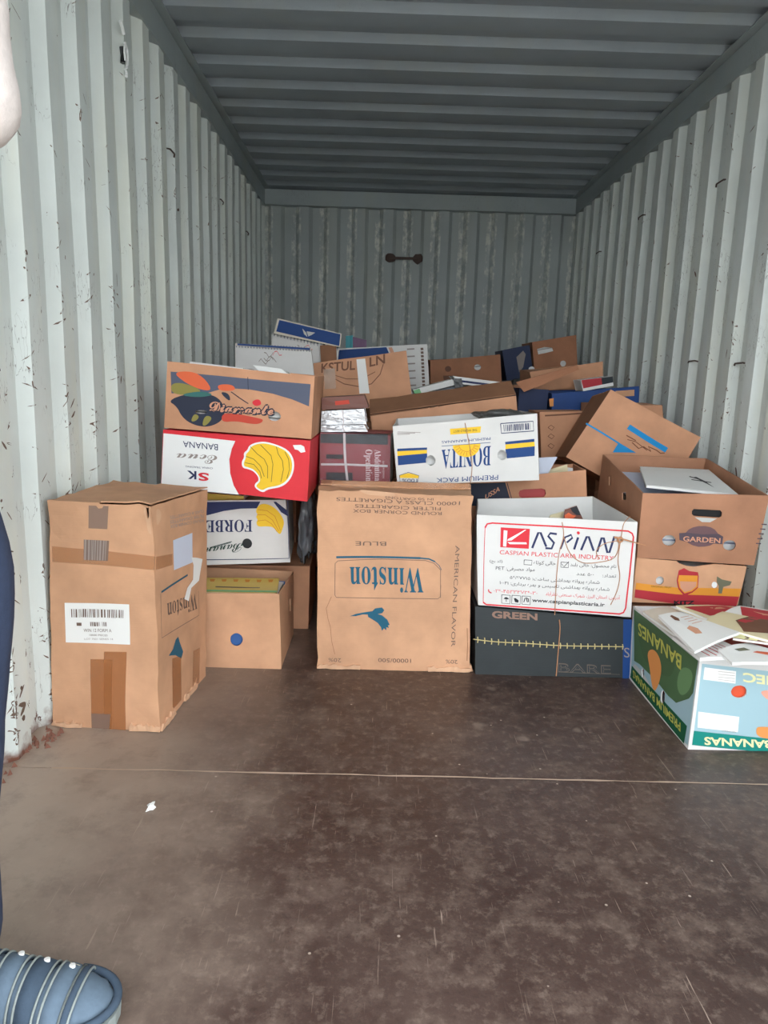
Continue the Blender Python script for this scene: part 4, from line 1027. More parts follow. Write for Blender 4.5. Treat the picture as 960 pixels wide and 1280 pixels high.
def slab(name, label, cat, q, back, cover='paper', pages='paper', group=None, prints=(), curl=0.0, wob=1.0):
    """a bound or folded publication: face quad q (TL, TR, BR, BL), thickness vector back"""
    q = [Vector(p) for p in q]
    c = sum(q, Vector()) / 4
    back = Vector(back)
    base = c + back
    root = thing(name, label, cat, base, None, group)
    nrm = (q[1] - q[0]).cross(q[3] - q[0]).normalized()
    if nrm.dot(back) > 0:
        nrm = -nrm
    N = 6
    def surf(a, b, k):
        p = lerp2(q, a, b)
        bend = nrm * (curl * math.sin(a * PI) * .5 + noise.noise(Vector((a * 3, b * 3, c.x * 9))) * .0015 * wob)
        return p + bend + back * k - base
    def sheet(nm, a0, a1, b0, b1, k0, k1, mat, par):
        V, F = [], []
        for k in (k0, k1):
            for j in range(N + 1):
                for i in range(N + 1):
                    V.append(surf(a0 + (a1 - a0) * i / N, b0 + (b1 - b0) * j / N, k))
        M = (N + 1) ** 2
        for j in range(N):
            for i in range(N):
                a = j * (N + 1) + i
                F.append((a, a + 1, a + N + 2, a + N + 1))
                F.append((M + a, M + a + N + 1, M + a + N + 2, M + a + 1))
        for i in range(N):
            for a, b in ((i, i + 1), ((N) * (N + 1) + i, N * (N + 1) + i + 1), (i * (N + 1), (i + 1) * (N + 1)), (i * (N + 1) + N, (i + 1) * (N + 1) + N)):
                F.append((a, b, b + M, a + M))
        mb = MB()
        mb.add(V, F)
        return mb.build(nm, mat, par)
    th = back.length
    e = min(.12, .0016 / max(th, 1e-4))
    pg = sheet('page_block', .01, .99, .01, .99, e, 1 - e, pages, root)
    cv = sheet('cover', 0, 1, 0, 1, 0, e, cover, root)
    sheet('cover', 0, 1, 0, 1, 1 - e, 1, cover, root)
    for nm, mat, pts in prints:
        V, F = tri2d(subdiv_ring(pts, .15), (), .2)
        mb = MB()
        mb.add([surf(a, b, 0) + nrm * .0006 for a, b in V], F)
        mb.build(nm, mat, cv)
    return root

def blob(name, label, cat, c, r, mat, seed=0, rough=.35, group=None, fl=None):
    """crumpled plastic bag"""
    bm = bmesh.new()
    bmesh.ops.create_icosphere(bm, subdivisions=4, radius=1)
    for v in bm.verts:
        p = v.co.copy()
        k = 1 + rough * (noise.noise(p * 1.7 + Vector((seed, 0, 0))) + .5 * noise.noise(p * 4 + Vector((0, seed, 0)))) + .14 * abs(noise.noise(p * 8 + Vector((0, 0, seed))))
        p = Vector((max(-1, min(1, p.x * 1.25)), max(-1, min(1, p.y * 1.25)), max(-1, min(1, p.z * 1.25)))) * k
        v.co = Vector((p.x * r[0], p.y * r[1], p.z * r[2]))
        if fl is not None:
            v.co.z = max(v.co.z, fl - c[2])
    me = bpy.data.meshes.new(name)
    bm.to_mesh(me)
    bm.free()
    o = link_mesh(name, me, mat, None, True, c)
    return tag(o, label, cat, group)
# ---------------------------------------------------------------- the container
XL, XR, Y0, Y1, ZC = -.9096, 1.4404, .30, 5.60, 2.38

def profile(a0, a1, pitch, w_in, slope, w_out, start):
    """breakpoints (position, is_inner) of a trapezoid corrugation; an inner flat begins at start"""
    pts = []
    k = math.floor((a0 - start) / pitch) - 1
    while True:
        b = start + k * pitch
        for o, inn in ((0, 1), (w_in, 1), (w_in + slope, 0), (w_in + slope + w_out, 0)):
            pts.append((b + o, inn))
        k += 1
        if b > a1:
            break
    # clip
    out = []
    for (p, i), (p2, i2) in zip(pts, pts[1:]):
        if p2 <= a0 or p >= a1:
            continue
        if not out:
            t = max(0, (a0 - p) / (p2 - p))
            out.append((max(p, a0), i + (i2 - i) * t))
        if p2 < a1:
            out.append((p2, i2))
        else:
            t = (a1 - p) / (p2 - p)
            out.append((a1, i + (i2 - i) * t))
    return out

def corrugated(name, prof, fn, mat, nz=24):
    """fn(position, inner, t, skin) -> point; t runs along the ridge"""
    mb = MB()
    V, F = [], []
    n = len(prof)
    for skin in (0, 1):
        for j in range(nz + 1):
            for p, i in prof:
                V.append(fn(p, i, j / nz, skin))
    M = n * (nz + 1)
    for j in range(nz):
        for i in range(n - 1):
            a = j * n + i
            F.append((a, a + 1, a + n + 1, a + n))
            F.append((M + a, M + a + n, M + a + n + 1, M + a + 1))
    for i in range(n - 1):
        F.append((i, i + 1, i + 1 + M, i + M))
        a = nz * n + i
        F.append((a, a + 1, a + 1 + M, a + M))
    for j in range(nz):
        F.append((j * n, (j + 1) * n, (j + 1) * n + M, j * n + M))
        a = j * n + n - 1
        F.append((a, a + n, a + n + M, a + M))
    mb.add(V, F)
    return tag(mb.build(name, mat), kind='structure')

def dent(y, z, s):
    return .004 * noise.noise(Vector((y * 1.3, z * 1.3, s))) + .0022 * noise.noise(Vector((y * 6, z * 4, s + 9)))

DEP = .030
wl = corrugated('wall_left', profile(Y0, Y1 + .03, .197, .070, .030, .067, 1.865),
    lambda p, i, t, k: (XL - DEP * (1 - i) + dent(p, t * 2.3, 1) - k * .004, p, t * 2.30), 'container_paint')
wr = corrugated('wall_right', profile(Y0, Y1 + .03, .197, .070, .030, .067, 2.745),
    lambda p, i, t, k: (XR + DEP * (1 - i) + dent(p, t * 2.3, 5) + k * .004, p, t * 2.30), 'container_paint')
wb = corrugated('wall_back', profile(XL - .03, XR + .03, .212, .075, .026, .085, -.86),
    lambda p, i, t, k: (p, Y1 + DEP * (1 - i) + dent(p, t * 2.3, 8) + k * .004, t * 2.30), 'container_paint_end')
rf = corrugated('ceiling', profile(Y0, Y1 + .03, .249, .110, .028, .083, 2.99),
    lambda p, i, t, k: (XL - .02 + (XR - XL + .04) * t, p, ZC + .028 * (1 - i) + k * .004), 'roof_paint', 6)

def rail(name, segs, mat='container_rail'):
    mb = MB()
    for lo, hi in segs:
        mb.box(lo, hi)
    return tag(mb.build(name, mat), kind='structure')
rail('trim_1', [((XL - .05, Y0, 2.264), (XL + .008, Y1 + .03, 2.372)), ((XL - .05, Y0, 2.375), (XL + .045, Y1 + .03, 2.379)), ((XL - .06, Y0, 2.37), (XL - .021, Y1 + .05, 2.44))])
rail('trim_2', [((XR - .008, Y0, 2.264), (XR + .05, Y1 + .03, 2.372)), ((XR - .045, Y0, 2.375), (XR + .05, Y1 + .03, 2.379)), ((XR + .021, Y0, 2.37), (XR + .06, Y1 + .05, 2.44))])
rail('trim_3', [((XL + .01, Y1 - .035, 2.264), (XR - .01, Y1 + .04, 2.374)), ((XL - .05, Y1 + .002, 2.370), (XR + .05, Y1 + .05, 2.44))])
rail('trim_4', [((XL + .02, Y1 - .05, 2.262), (XR - .02, Y1 - .012, 2.266))])
# corner posts and roof beam of the open door end, behind the photographer
rail('trim_5', [((XL - .09, Y0 - .14, 0), (XL - .0, Y0, 2.42)), ((XR, Y0 - .14, 0), (XR + .09, Y0, 2.42)), ((XL - .09, Y0 - .14, 2.30), (XR + .09, Y0, 2.42))])
# weld marks on the sides: lashing lugs
def lug(y, z, side, wall, s=1.0):
    x = XR if side > 0 else XL
    mb = MB()
    mb.tube([(x + side * .004, y - .05 * s, z), (x - side * .003, y - .03 * s, z + .004), (x - side * .004, y + .03 * s, z + .002), (x + side * .004, y + .05 * s, z - .004)], .0035 * s, 6)
    mb.build('lashing_lug', 'steel_rust', wall)
for y, z in ((3.21, 1.872), (4.16, 1.94), (4.93, 1.879), (2.86, 1.1), (3.3, 1.12)):
    lug(y, z, 1, wr)
for y, z in ((4.14, 1.946), (3.19, 1.916), (4.9, 1.93)):
    lug(y, z, -1, wl)
# lashing bar across the end wall with its two rusty weld patches
mb = MB()
mb.tube([(.05, Y1 - .012, 1.913), (.26, Y1 - .012, 1.916)], .010, 8)
mb.build('lashing_bar', 'steel_rust', wb)
for x in (.05, .26):
    bm = bmesh.new()
    bmesh.ops.create_icosphere(bm, subdivisions=2, radius=1)
    for v in bm.verts:
        k = 1 + .35 * noise.noise(v.co * 2 + Vector((x * 9, 0, 0)))
        v.co = Vector((v.co.x * .040 * k, v.co.y * .010, v.co.z * .036 * k))
    me = bpy.data.meshes.new('weld_patch')
    bm.to_mesh(me)
    bm.free()
    link_mesh('weld_patch', me, 'steel_rust', wb, True, (x, Y1 - .006, 1.915))
# pale tubes painting daylight through an old puncture in the left wall, near the roof
new_mat('daylight_paint', (240, 242, 242), .35)
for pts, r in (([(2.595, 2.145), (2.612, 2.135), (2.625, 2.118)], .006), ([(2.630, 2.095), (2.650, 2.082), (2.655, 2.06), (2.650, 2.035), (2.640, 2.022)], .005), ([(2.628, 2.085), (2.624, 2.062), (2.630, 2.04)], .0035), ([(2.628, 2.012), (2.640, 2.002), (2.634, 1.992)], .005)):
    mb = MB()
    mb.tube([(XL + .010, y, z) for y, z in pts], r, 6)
    mb.build('painted_daylight', 'daylight_paint', wl)
mb = MB()
mb.tube([(XL - .002, 2.638, 2.085), (XL + .0, 2.641, 2.06), (XL - .002, 2.638, 2.035)], .009, 6)
mb.build('dark_hole', 'black_plastic', wl)  # dark of the uncut puncture, put in as a black tube

# scratches and rust chips where cargo has struck the ridges of the side walls
def chips(wall, side, start, n, seed, k0=-3, k1=14, top=2.1, big=1.0):
    rn = random.Random(seed)
    mb = MB()
    X = XL if side < 0 else XR
    for _ in range(n):
        k = rn.randint(k0, k1)
        y0 = start + k * .197
        if y0 < Y0 + .1 or y0 > Y1 - .1:
            continue
        y = y0 + rn.choice((.0, .0, .004, .035, .070))
        z = (rn.random() ** 1.3) * top + .05
        L, w = rn.uniform(.008, .050), rn.uniform(.0018, .0065) * big
        if rn.random() < .12:
            w *= 2.2
        a = rn.choice((-.8, .8, -.5, .5, 1.4)) + rn.uniform(-.3, .3)
        pts = []
        for t in range(8):
            th = t * PI / 4
            r = rn.uniform(.7, 1.2)
            u, v = L / 2 * math.cos(th) * r, w / 2 * math.sin(th) * r
            pts.append((y + u * math.cos(a) - v * math.sin(a), z + u * math.sin(a) + v * math.cos(a)))
        vs = []
        for yy, zz in pts:
            ph = (yy - start) % .197
            inn = 1 if ph < .070 else (1 - (ph - .070) / .030 if ph < .100 else (0 if ph < .167 else (ph - .167) / .030))
            x = X + side * DEP * (1 - inn) + dent(yy, zz, 1 if side < 0 else 5) - side * .0009
            vs.append((x, yy, zz))
        mb.add(vs, [tuple(range(8))])
    o = mb.build('paint_chips', 'chip_rust', wall)
    o['kind'] = 'stuff'
new_mat('chip_rust', (108, 88, 76), .9)
chips(wl, -1, 1.865, 330, 3)
chips(wl, -1, 1.865, 230, 8, -3, 4, 1.3, 1.3)
chips(wl, -1, 1.865, 90, 9, -3, 2, .22, 2.4)
chips(wr, 1, 2.745, 300, 5)
chips(wr, 1, 2.745, 80, 6, -4, 3, 1.2, 1.3)
# floor: steel sub-floor with plywood boards
mb = MB()
mb.box((XL - .04, Y0, -.15), (XR + .04, Y1 + .04, -.028))
fl = tag(mb.build('floor', 'steel_rust'), kind='structure')
rnd = random.Random(4)
edges_y = [Y0, 1.632, 4.05, Y1 + .035]
for a, b in zip(edges_y, edges_y[1:]):
    mb = MB()
    bm = bmesh.new()
    z0, z1 = -.028, 0
    mb.box((XL - .035, a + .002, z0), (XR + .035, b - .002, z1))
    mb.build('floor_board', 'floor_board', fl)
mb = MB()        # worn pale splinters and dirt lodged along the joint
V = []
xs = [XL + .1 + i * .045 for i in range(50)]
for x in xs:
    V.append((x, 1.6300 + rnd.uniform(-.0025, .0008), .0006))
for x in reversed(xs):
    V.append((x, 1.6335 + rnd.uniform(-.0008, .003), .0006))
T2, F2 = tri2d([(v[0], v[1]) for v in V])
mb.add([(x, y, .0008) for x, y in T2], F2)
new_mat('joint_dirt', (176, 154, 136), .9)
mb.build('joint_dirt', 'joint_dirt', fl)
mb = MB()
mb.box((-30, -40, -.40), (30, 30, -.30))
tag(mb.build('ground', 'yard_concrete'), kind='structure')
# rust flakes heaped where the left wall meets the floor
rnd = random.Random(11)
mb = MB()
for i in range(46):
    x, y = rnd.uniform(XL - .005, XL + .05), rnd.uniform(1.72, 1.83)
    if i > 30:
        x, y = rnd.uniform(XL - .02, XL + .02), rnd.uniform(1.45, 1.8)
    r = rnd.uniform(.003, .011)
    ring = [(x + r * math.cos(k * 2.1) * rnd.uniform(.6, 1.1), y + r * math.sin(k * 2.1) * rnd.uniform(.6, 1.1)) for k in range(3)]
    z = rnd.uniform(.001, .012)
    mb.add([(p[0], p[1], .0005) for p in ring] + [(x, y, z + .004)], [(0, 1, 2), (0, 1, 3), (1, 2, 3), (2, 0, 3)])
new_mat('rust_flake', (126, 84, 70), .95)
tag(mb.build('rust_flakes', 'rust_flake'), 'loose rust flakes heaped at the foot of the left wall', 'rust', kind='stuff')

# ---------------------------------------------------------------- cartons seen in the photograph
KR = dict(inner='kraft_inside')
A = Carton('A', 'tall narrow taped brown carton with a white barcode label, at far left', 'kraft', worn=.012, amp=.0022, seam='y')
B = Carton('B', 'large upright brown cigarette carton with a blue eagle, in the middle of the front row', 'kraft', worn=.012, amp=.0020, seam='x')
C = Carton('C', 'plain brown open box with one round blue hole, behind the tall taped carton', 'kraft', top='open')
C2 = Carton('C2', 'closed brown box on the floor mostly hidden behind the box with the round blue hole', 'kraft_warm')
Dx = Carton('D', 'white banana box with navy lettering, sandwiched under the red banana box', 'white_board', top='open')
Ex = Carton('E', 'red and white banana box lying upside down below the leaf printed fruit box', 'red_board', amp=.0006, mats={'L': 'white_board'})
Fx = Carton('F', 'brown fruit box printed with orange leaves and script lettering, topmost of the left stack', 'kraft_warm', top='open', amp=.0006)
Ix = Carton('I', 'white banana box with blue and yellow stripes and a sun, mid pile', 'white_board', top='open')
Lx = Carton('L', 'white open box with red frame and Persian lettering, on the dark slate box', 'white_board', top='open', amp=.0008, mats={'B': 'white_inside', 'D': 'white_inside', 'R': 'white_inside'})
Mx = Carton('M', 'dark slate box stitched shut with pale twine, on the floor beside the cigarette carton', 'slate_board', amp=.0008, mats={'R': 'blue_board'})
Nx = Carton('N', 'green and pale blue banana box full of magazines, at the right front', 'white_board', top='open')
Ox = Carton('O', 'brown box with orange and red bands and a shield, under the open brown box', 'kraft', top='open',
            notch=[(.27, .160), (.225, .150), (.20, .143), (.17, .1445), (.145, .152), (.135, .160)])
Px = Carton('P', 'open brown box with slotted handle and papers inside, on the right beside the wall', 'kraft_brown', top='open')
Qx = Carton('Q', 'tilted brown carton with bright blue stripes leaning behind the open brown box', 'kraft_warm', mats={'L': 'kraft_deep'})  # left side in darker board, its shade put into the colour
Kx = Carton('K', 'brown open box with red handle slot and navy end, under the white sun box', 'kraft_warm', top='open')
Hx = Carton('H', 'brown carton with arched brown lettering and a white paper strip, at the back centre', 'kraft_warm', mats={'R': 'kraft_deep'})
Rx_ = Carton('R', 'small brown carton wedged between the sun box and the tilted blue striped carton', 'kraft_warm')
Yx = Carton('Y', 'brown carton whose corner shows behind the tilted blue striped carton', 'kraft_warm')
Jx = Carton('J', 'slanting brown carton with a raised flap right behind the sun box', 'kraft_warm', mats={'T': 'kraft_deep'})  # top and raised flap in darker board, painting in their shade
Tx = Carton('T', 'narrow navy box with a white round hole at the back wall', 'navy_board')
Ux = Carton('U', 'brown box with slotted handle beside the narrow navy box at the back wall', 'kraft_red', top='open')
Sx = Carton('S', 'brown banana box with a pale round hole, at the back left of the navy box', 'kraft_red', top='open')
Xx = Carton('X', 'low royal blue box near the right wall, with a brown strip on its end', 'blue_board', top='open')
Vx = Carton('V', 'flat brown carton lying behind the low royal blue box', 'kraft_warm')

# raised front flap of the slanting carton
def flap_on(cart, u0, u1, length, ang, mat):
    w, d, h = cart.w, cart.d, cart.h
    mb = MB()
    N = 10
    V = []
    for k in (0, -.004):
        for j in range(5):
            for i in range(N + 1):
                u = u0 + (u1 - u0) * i / N
                L = length * j / 4
                jag = (rnd.uniform(-.004, .004) if j == 4 else 0)
                V.append(cart.warp((-w / 2 + u, -d / 2 + .001, h)) + Vector((0, L * math.cos(ang) - k * math.sin(ang), .004 + L * math.sin(ang) + jag + k * math.cos(ang) * -1)))
    M = 5 * (N + 1)
    F = []
    for j in range(4):
        for i in range(N):
            a = j * (N + 1) + i
            F += [(a, a + 1, a + N + 2, a + N + 1), (M + a, M + a + N + 1, M + a + N + 2, M + a + 1)]
    for i in range(N):
        F += [(i, i + 1, M + i + 1, M + i), (4 * (N + 1) + i, 4 * (N + 1) + i + 1, M + 4 * (N + 1) + i + 1, M + 4 * (N + 1) + i)]
    for j in range(4):
        for e in (0, N):
            a = j * (N + 1) + e
            F.append((a, a + N + 1, M + a + N + 1, M + a))
    mb.add(V, F)
    return mb.build('raised_flap', mat, cart.root)
flap_on(Jx, 0, Jx.w, .13, .42, 'kraft_deep')

# ---------------------------------------------------------------- plain cartons that carry the pile, mostly hidden
def buried(x, y, w, d, zs, rz=0.0):
    z = 0
    for h in zs:
        Carton('h%d' % (x * 100), 'plain unprinted brown carton buried in the pile, only slivers showing', 'kraft_warm',
               spec=((x, y, z), (w, d, h), (rz, 0, 0), {}), amp=.001, group='plain cartons buried in the pile', detail=False)
        z += h + .004
for b in ((-.02, 2.82, .42, .26, (.29, .290)), (.59, 2.83, .46, .20, (.172, .168)), (1.10, 2.545, .36, .38, (.236,)), (-.07, 3.47, .42, .26, (.265, .265, .26)),
          (-.60, 3.32, .46, .35, (.318, .316, .310)), (.86, 3.34, .20, .20, (.318, .312)), (1.15, 3.36, .26, .24, (.256, .256, .25)), (1.05, 3.06, .34, .22, (.22, .225)),
          (1.09, 3.67, .40, .28, (.280, .280, .280)), (1.00, 3.98, .34, .28, (.316, .316, .304)), (.40, 3.68, .44, .34, (.295, .295, .285)), (-.42, 3.76, .42, .24, (.335, .335, .318)),
          (.05, 3.98, .42, .25, (.288, .288, .286)), (.55, 4.77, .44, .28, (.318, .318, .316)), (.92, 4.77, .17, .28, (.334, .334, .316)), (1.17, 4.77, .22, .28, (.35, .34, .335)), (.17, 3.20, .26, .09, (.298, .296))):
    buried(*b)
# ---------------------------------------------------------------- calendars, books and papers on the pile
def calendar(name, label, q, y_t, header=None, emblem=False, loops=22, group=None):
    Q_ = [Vector(p) for p in q]
    root = thing(name, label, 'calendar', (Q_[2] + Q_[3]) / 2)
    base = root.location.copy()
    mb = MB()
    mb.hexa([p - base for p in Q_], [p - base + Vector((0, y_t, 0)) for p in Q_])
    page = mb.build('page_block', 'white_board', root)
    rn = random.Random(3)
    # faint printed picture of calligraphy on the page
    for k in range(5):
        a, b2 = rn.uniform(.3, .6), rn.uniform(.15, .5)
        pts = [(a + .03 * i, b2 + .08 * math.sin(i * 1.7 + k)) for i in range(5)]
        mb = MB()
        P = [lerp2(Q_, x, y) - base + Vector((0, -.0008, 0)) for x, y in pts]
        V, F = [], []
        for p in P:
            V += [p + Vector((0, 0, .0016)), p - Vector((0, 0, .0016))]
        F = [(2 * i, 2 * i + 1, 2 * i + 3, 2 * i + 2) for i in range(len(P) - 1)]
        mb.add(V, F)
        mb.build('printed_stroke', 'ink_red' if k == 2 else 'ink_grey', page)
    for i in range(loops):
        a = (i + .5) / loops
        p = lerp2(Q_, a, 0) - base
        mb = MB()
        mb.tube([p + Vector((0, -.004, -.010)), p + Vector((0, -.006, .002)), p + Vector((0, y_t * .5, .008)), p + Vector((0, y_t + .004, -.004))], .0018, 5)
        mb.build('binding_loop', 'wire_blue', root)
    if header:
        H = [Vector(p) for p in header]
        mb = MB()
        mb.hexa([p - base for p in H], [p - base + Vector((0, .006, 0)) for p in H])
        hd = mb.build('header_card', 'cream_board', root)
        V, F = tri2d([(.03, .08), (.985, .06), (.985, .93), (.03, .84)])
        mb = MB()
        mb.add([lerp2(H, a, b) - base - Vector((0, .0008, 0)) for a, b in V], F)
        mb.build('printed_field', 'ink_blue', hd)
        if emblem:
            for pts in ([(.40, .28), (.47, .50), (.50, .78), (.44, .62)], [(.47, .40), (.52, .38), (.60, .36), (.56, .55), (.51, .72)]):
                V, F = tri2d(pts)
                mb = MB()
                mb.add([lerp2(H, a, b) - base - Vector((0, .0016, 0)) for a, b in V], F)
                mb.build('printed_emblem', 'ink_white2', hd)
    return root
calendar('wall_calendar', 'white spiral bound calendar standing behind the leaf printed fruit box', QD['cal1'], .03, QD['cal1h'], False, 26)
calendar('wall_calendar', 'calendar with a tilted navy header card and bird emblem, highest on the pile', QD['cal2'], .02, QD['cal2h'], True, 20)
cal3 = calendar('wall_calendar', 'large pale calendar with a navy top strip behind the arched letter carton', QD['cal3'], .012, None, False, 0)
q3 = QD['cal3']
def on_quad(q, pts, mat, name, par, base, n=.0009):
    V, F = tri2d(pts)
    mb = MB()
    mb.add([lerp2(q, a, b) - base - Vector((0, n, 0)) for a, b in V], F)
    return mb.build(name, mat, par)
pg = [c for c in cal3.children if c.name.startswith('page_block')][0]
on_quad(q3, [(.0, .03), (.56, .02), (.60, .22), (.0, .26)], 'ink_blue', 'printed_field', pg, cal3.location)
on_quad(q3, [(.58, .03), (.62, .03), (.66, .24), (.62, .24)], 'ink_tan', 'printed_line', pg, cal3.location)
for k in range(12):
    b0 = .07 + k * .075
    on_quad(q3, [(.925, b0), (.955, b0), (.957, b0 + .05), (.927, b0 + .05)], 'ink_grey', 'printed_mark', pg, cal3.location)
    if k % 2 == 0:
        on_quad(q3, [(.78, b0), (.86, b0), (.86, b0 + .03), (.78, b0 + .03)], 'ink_faint', 'printed_mark', pg, cal3.location)
V3 = Vector
slab('book', 'teal book standing at the far back of the pile', 'book', QD['teal'], (0, .05, 0), 'cover_teal')
slab('book', 'purple book standing against the teal one at the back', 'book', QD['purple'], (0, .05, 0), 'cover_purple')
slab('carton_scrap', 'brown cardboard scrap stuck between the navy headed calendars', 'cardboard', QD['brownbit'], (0, .02, 0), 'kraft_deep', 'kraft_inside')
slab('bound_report', 'white report lying on its side, uppermost behind the slanting carton', 'book', QD['d1'], (0, .20, 0), 'paper', prints=[('printed_band', 'leaf_green', [(.0, .15), (.16, .1), (.16, .9), (.0, .9)])])
slab('bound_report', 'slate blue report lying between two white ones behind the slanting carton', 'book', QD['d2'], (0, .20, 0), 'cover_slate')
slab('bound_report', 'thin white report lowest of those behind the slanting carton', 'book', QD['d3'], (0, .20, 0), 'paper')
slab('document_folder', 'white folder with a navy line behind the slanting carton', 'folder', QD['d4'], (0, .20, 0), 'paper', prints=[('printed_line', 'ink_navy', [(.0, .42), (1, .45), (1, .75), (.0, .72)])])
slab('binder_clip', 'black clip on the white folder with the navy line', 'clip', QD['clip'], (0, .018, 0), 'black_plastic', 'black_plastic')
def wrapped(label, q, dep, cover, grp=None):
    r = slab('wrapped_packet', label, 'package', q, (0, dep, 0), cover, cover)
    base = r.location
    for a in (.5,):
        on_quad(q, [(a - .012, 0), (a + .012, 0), (a + .012, 1), (a - .012, 1)], 'strap', 'strap', r, base, .003)
    # creases of the shiny wrapping
    rn = random.Random(int(q[0][2] * 1000))
    for k in range(16):
        a, b = rn.random() * .9, rn.random() * .8
        da, db = rn.uniform(.04, .16), rn.uniform(-.15, .15)
        P = [lerp2(q, a, b), lerp2(q, min(1, a + da * .5), b + db + .04), lerp2(q, min(1, a + da), b + db)]
        mb = MB()
        mb.tube([p - base - Vector((0, .001, 0)) for p in P], .0012, 4)
        mb.build('fold_crease', cover, r)
    return r
wrapped('silver wrapped packet, upper of two on the shrink wrapped books', QD['sil1'], .19, 'silver_film')
wrapped('silver wrapped packet, lower one lying right on the shrink wrapped books', QD['sil2'], .19, 'silver_film')
slab('book', 'brown and red book lying on the upper silver packet', 'book', QD['red1'], (0, .20, 0), 'cover_brown', 'cover_brown',
     prints=[('printed_patch', 'ink_red2', [(.30, .35), (.62, .30), (.62, .62), (.30, .68)])])
slab('book', 'red and dark book with pale page edges on the low royal blue box', 'book', QD['W'], (0, .14, 0), 'paper', 'paper',
     prints=[('printed_field', 'ink_maroon', [(.02, .02), (.64, .02), (.64, .70), (.02, .76)]), ('printed_field', 'ink_dark', [(.64, .02), (1, .02), (1, .66), (.64, .70)])])
slab('cardboard_flap', 'loose brown cardboard flap slanting over the navy carton', 'cardboard', QD['flap'], (0, .006, .001), 'kraft_red', 'kraft_inside')
z_spec = ((.765, 3.67, .860), (.15, .22, .115), (.05, 0, .03), {})
buried(.765, 3.68, .13, .2, (.28, .28, .275))
Carton('Z', 'small navy carton behind the small brown carton, left of the royal blue box', 'navy_board', spec=z_spec, detail=False)
for q, lab in ((QD['fp1'], 'white sheets lying at the left edge of the leaf printed fruit box'), (QD['fp2'], 'white sheets lying over the middle edge of the leaf printed fruit box')):
    slab('loose_papers', lab, 'paper', q, (0, .03 if 'over' in lab else .22, -.001), 'paper')
slab('booklet', 'curled white booklet lying on the leaf printed fruit box', 'booklet', QD['fp3'], (0, .20, -.01), 'paper', curl=.010)
slab('document_folder', 'pale blue sheet folder leaning in the box with the red handle slot', 'folder', QD['kp1'], (.0, .008, -.002), 'paper_blue')
slab('booklet', 'beige booklet in the box with the red handle slot', 'booklet', QD['kp2'], (0, .012, -.003), 'cover_cream')
slab('booklet', 'small white booklet at the right in the box with the red handle slot', 'booklet', QD['kp3'], (0, .012, -.003), 'paper')
slab('recipe_booklet', 'dark food picture booklet standing up in the white red framed box', 'booklet', QD['lp1'], (0, .008, 0), 'cover_brown', prints=[
    ('printed_picture', 'ink_orange', [(.05, .45), (.3, .3), (.5, .5), (.72, .6), (.5, .75), (.1, .7)]), ('printed_picture', 'ink_black', [(.45, .02), (.98, .02), (.98, .6), (.75, .55), (.55, .3)])])
slab('recipe_booklet', 'beige booklet beside the dark food picture booklet', 'booklet', QD['lp2'], (0, .008, 0), 'cover_cream')

def pile(name, label, cat, cart, x0, x1, y0, y1, z0, n, t, covers, group=None):
    """a stack of n publications inside a carton, in the carton's own frame"""
    M = cart.root.matrix_world
    for i in range(n):
        z = z0 + .010 + (i + 1) * t
        q = [M @ cart.warp(p) for p in ((x0, y1, z), (x1, y1, z), (x1, y0, z), (x0, y0, z))]
        bk = M.to_3x3() @ Vector((0, 0, -(t - .004)))
        slab(name, label, cat, q, bk, covers[i % len(covers)], group=group, wob=.2)

# contents of the open boxes
slab('plastic_folder', 'yellow plastic folder with a green edge in the box with the round blue hole', 'folder', QD['cc'], (0, 0, -.012), 'cover_yellow', 'cover_cream',
     prints=[('printed_spot', 'ink_orange2', [(.1 + .13 * i, .12), (.16 + .13 * i, .12), (.15 + .13 * i, .3), (.11 + .13 * i, .3)]) for i in range(7)]
     + [('printed_mark', 'ink_grey', [(.3, .62), (.8, .66), (.8, .72), (.3, .7)]), ('green_edge', 'leaf_green', [(.0, .88), (1, .88), (1, 1), (.0, 1)])])
def upright(name, label, cat, cart, x0, x1, z1, cover, y=.008, t=.03, z0=.016):
    M = cart.root.matrix_world
    yy = -cart.d / 2 + y
    q = [M @ cart.warp(p) for p in ((x0, yy, z1), (x1, yy, z1), (x1, yy, z0), (x0, yy, z0))]
    slab(name, label, cat, q, M.to_3x3() @ Vector((0, t, 0)), cover, wob=.2)
upright('ring_binder', 'blue binder standing inside the plain box, seen through its round hole', 'binder', C, -.18, .18, .235, 'cover_blue', .012, .25)
upright('notebook', 'added black slab darkening the handle slot of the open brown box on the right', 'book', Px, -.15, .15, .228, 'black_plastic', .009, .012, .150)  # added only to make the inside of the slot look dark
upright('folder', 'black slab added inside the navy lettered banana box to darken its hole', 'folder', Dx, -.20, .20, .20, 'black_plastic', .012, .02)  # added so that the round hole reads black
upright('catalogue', 'orange red catalogue standing in the green banana box, seen through its hole', 'book', Nx, -.18, .10, .235, 'cover_orange', .012, .03)
upright('catalogue', 'dark red catalogue standing behind the handle slot under the sun box', 'book', Kx, -.20, .20, .215, 'cover_red', .012, .03)
slab('booklet', 'olive booklet squeezed between the red and the navy lettered banana boxes', 'booklet', QD['dp'], (0, .28, 0), 'cover_yellow')
pile('paperback', 'cream paperback stacked inside the white banana box with navy lettering', 'book', Dx, -.20, .20, -.04, .15, .006, 4, .050, ['cover_cream'], 'paperbacks in the navy lettered banana box')
pile('catalogue', 'pale catalogue lying in the leaf printed fruit box', 'book', Fx, -.22, .22, -.17, .17, .006, 4, .042, ['paper'], 'catalogues in the leaf printed fruit box')
pile('paperback', 'pale paperback lying inside the white sun box', 'book', Ix, -.22, .22, -.17, .17, .006, 3, .050, ['paper'], 'paperbacks in the sun box')
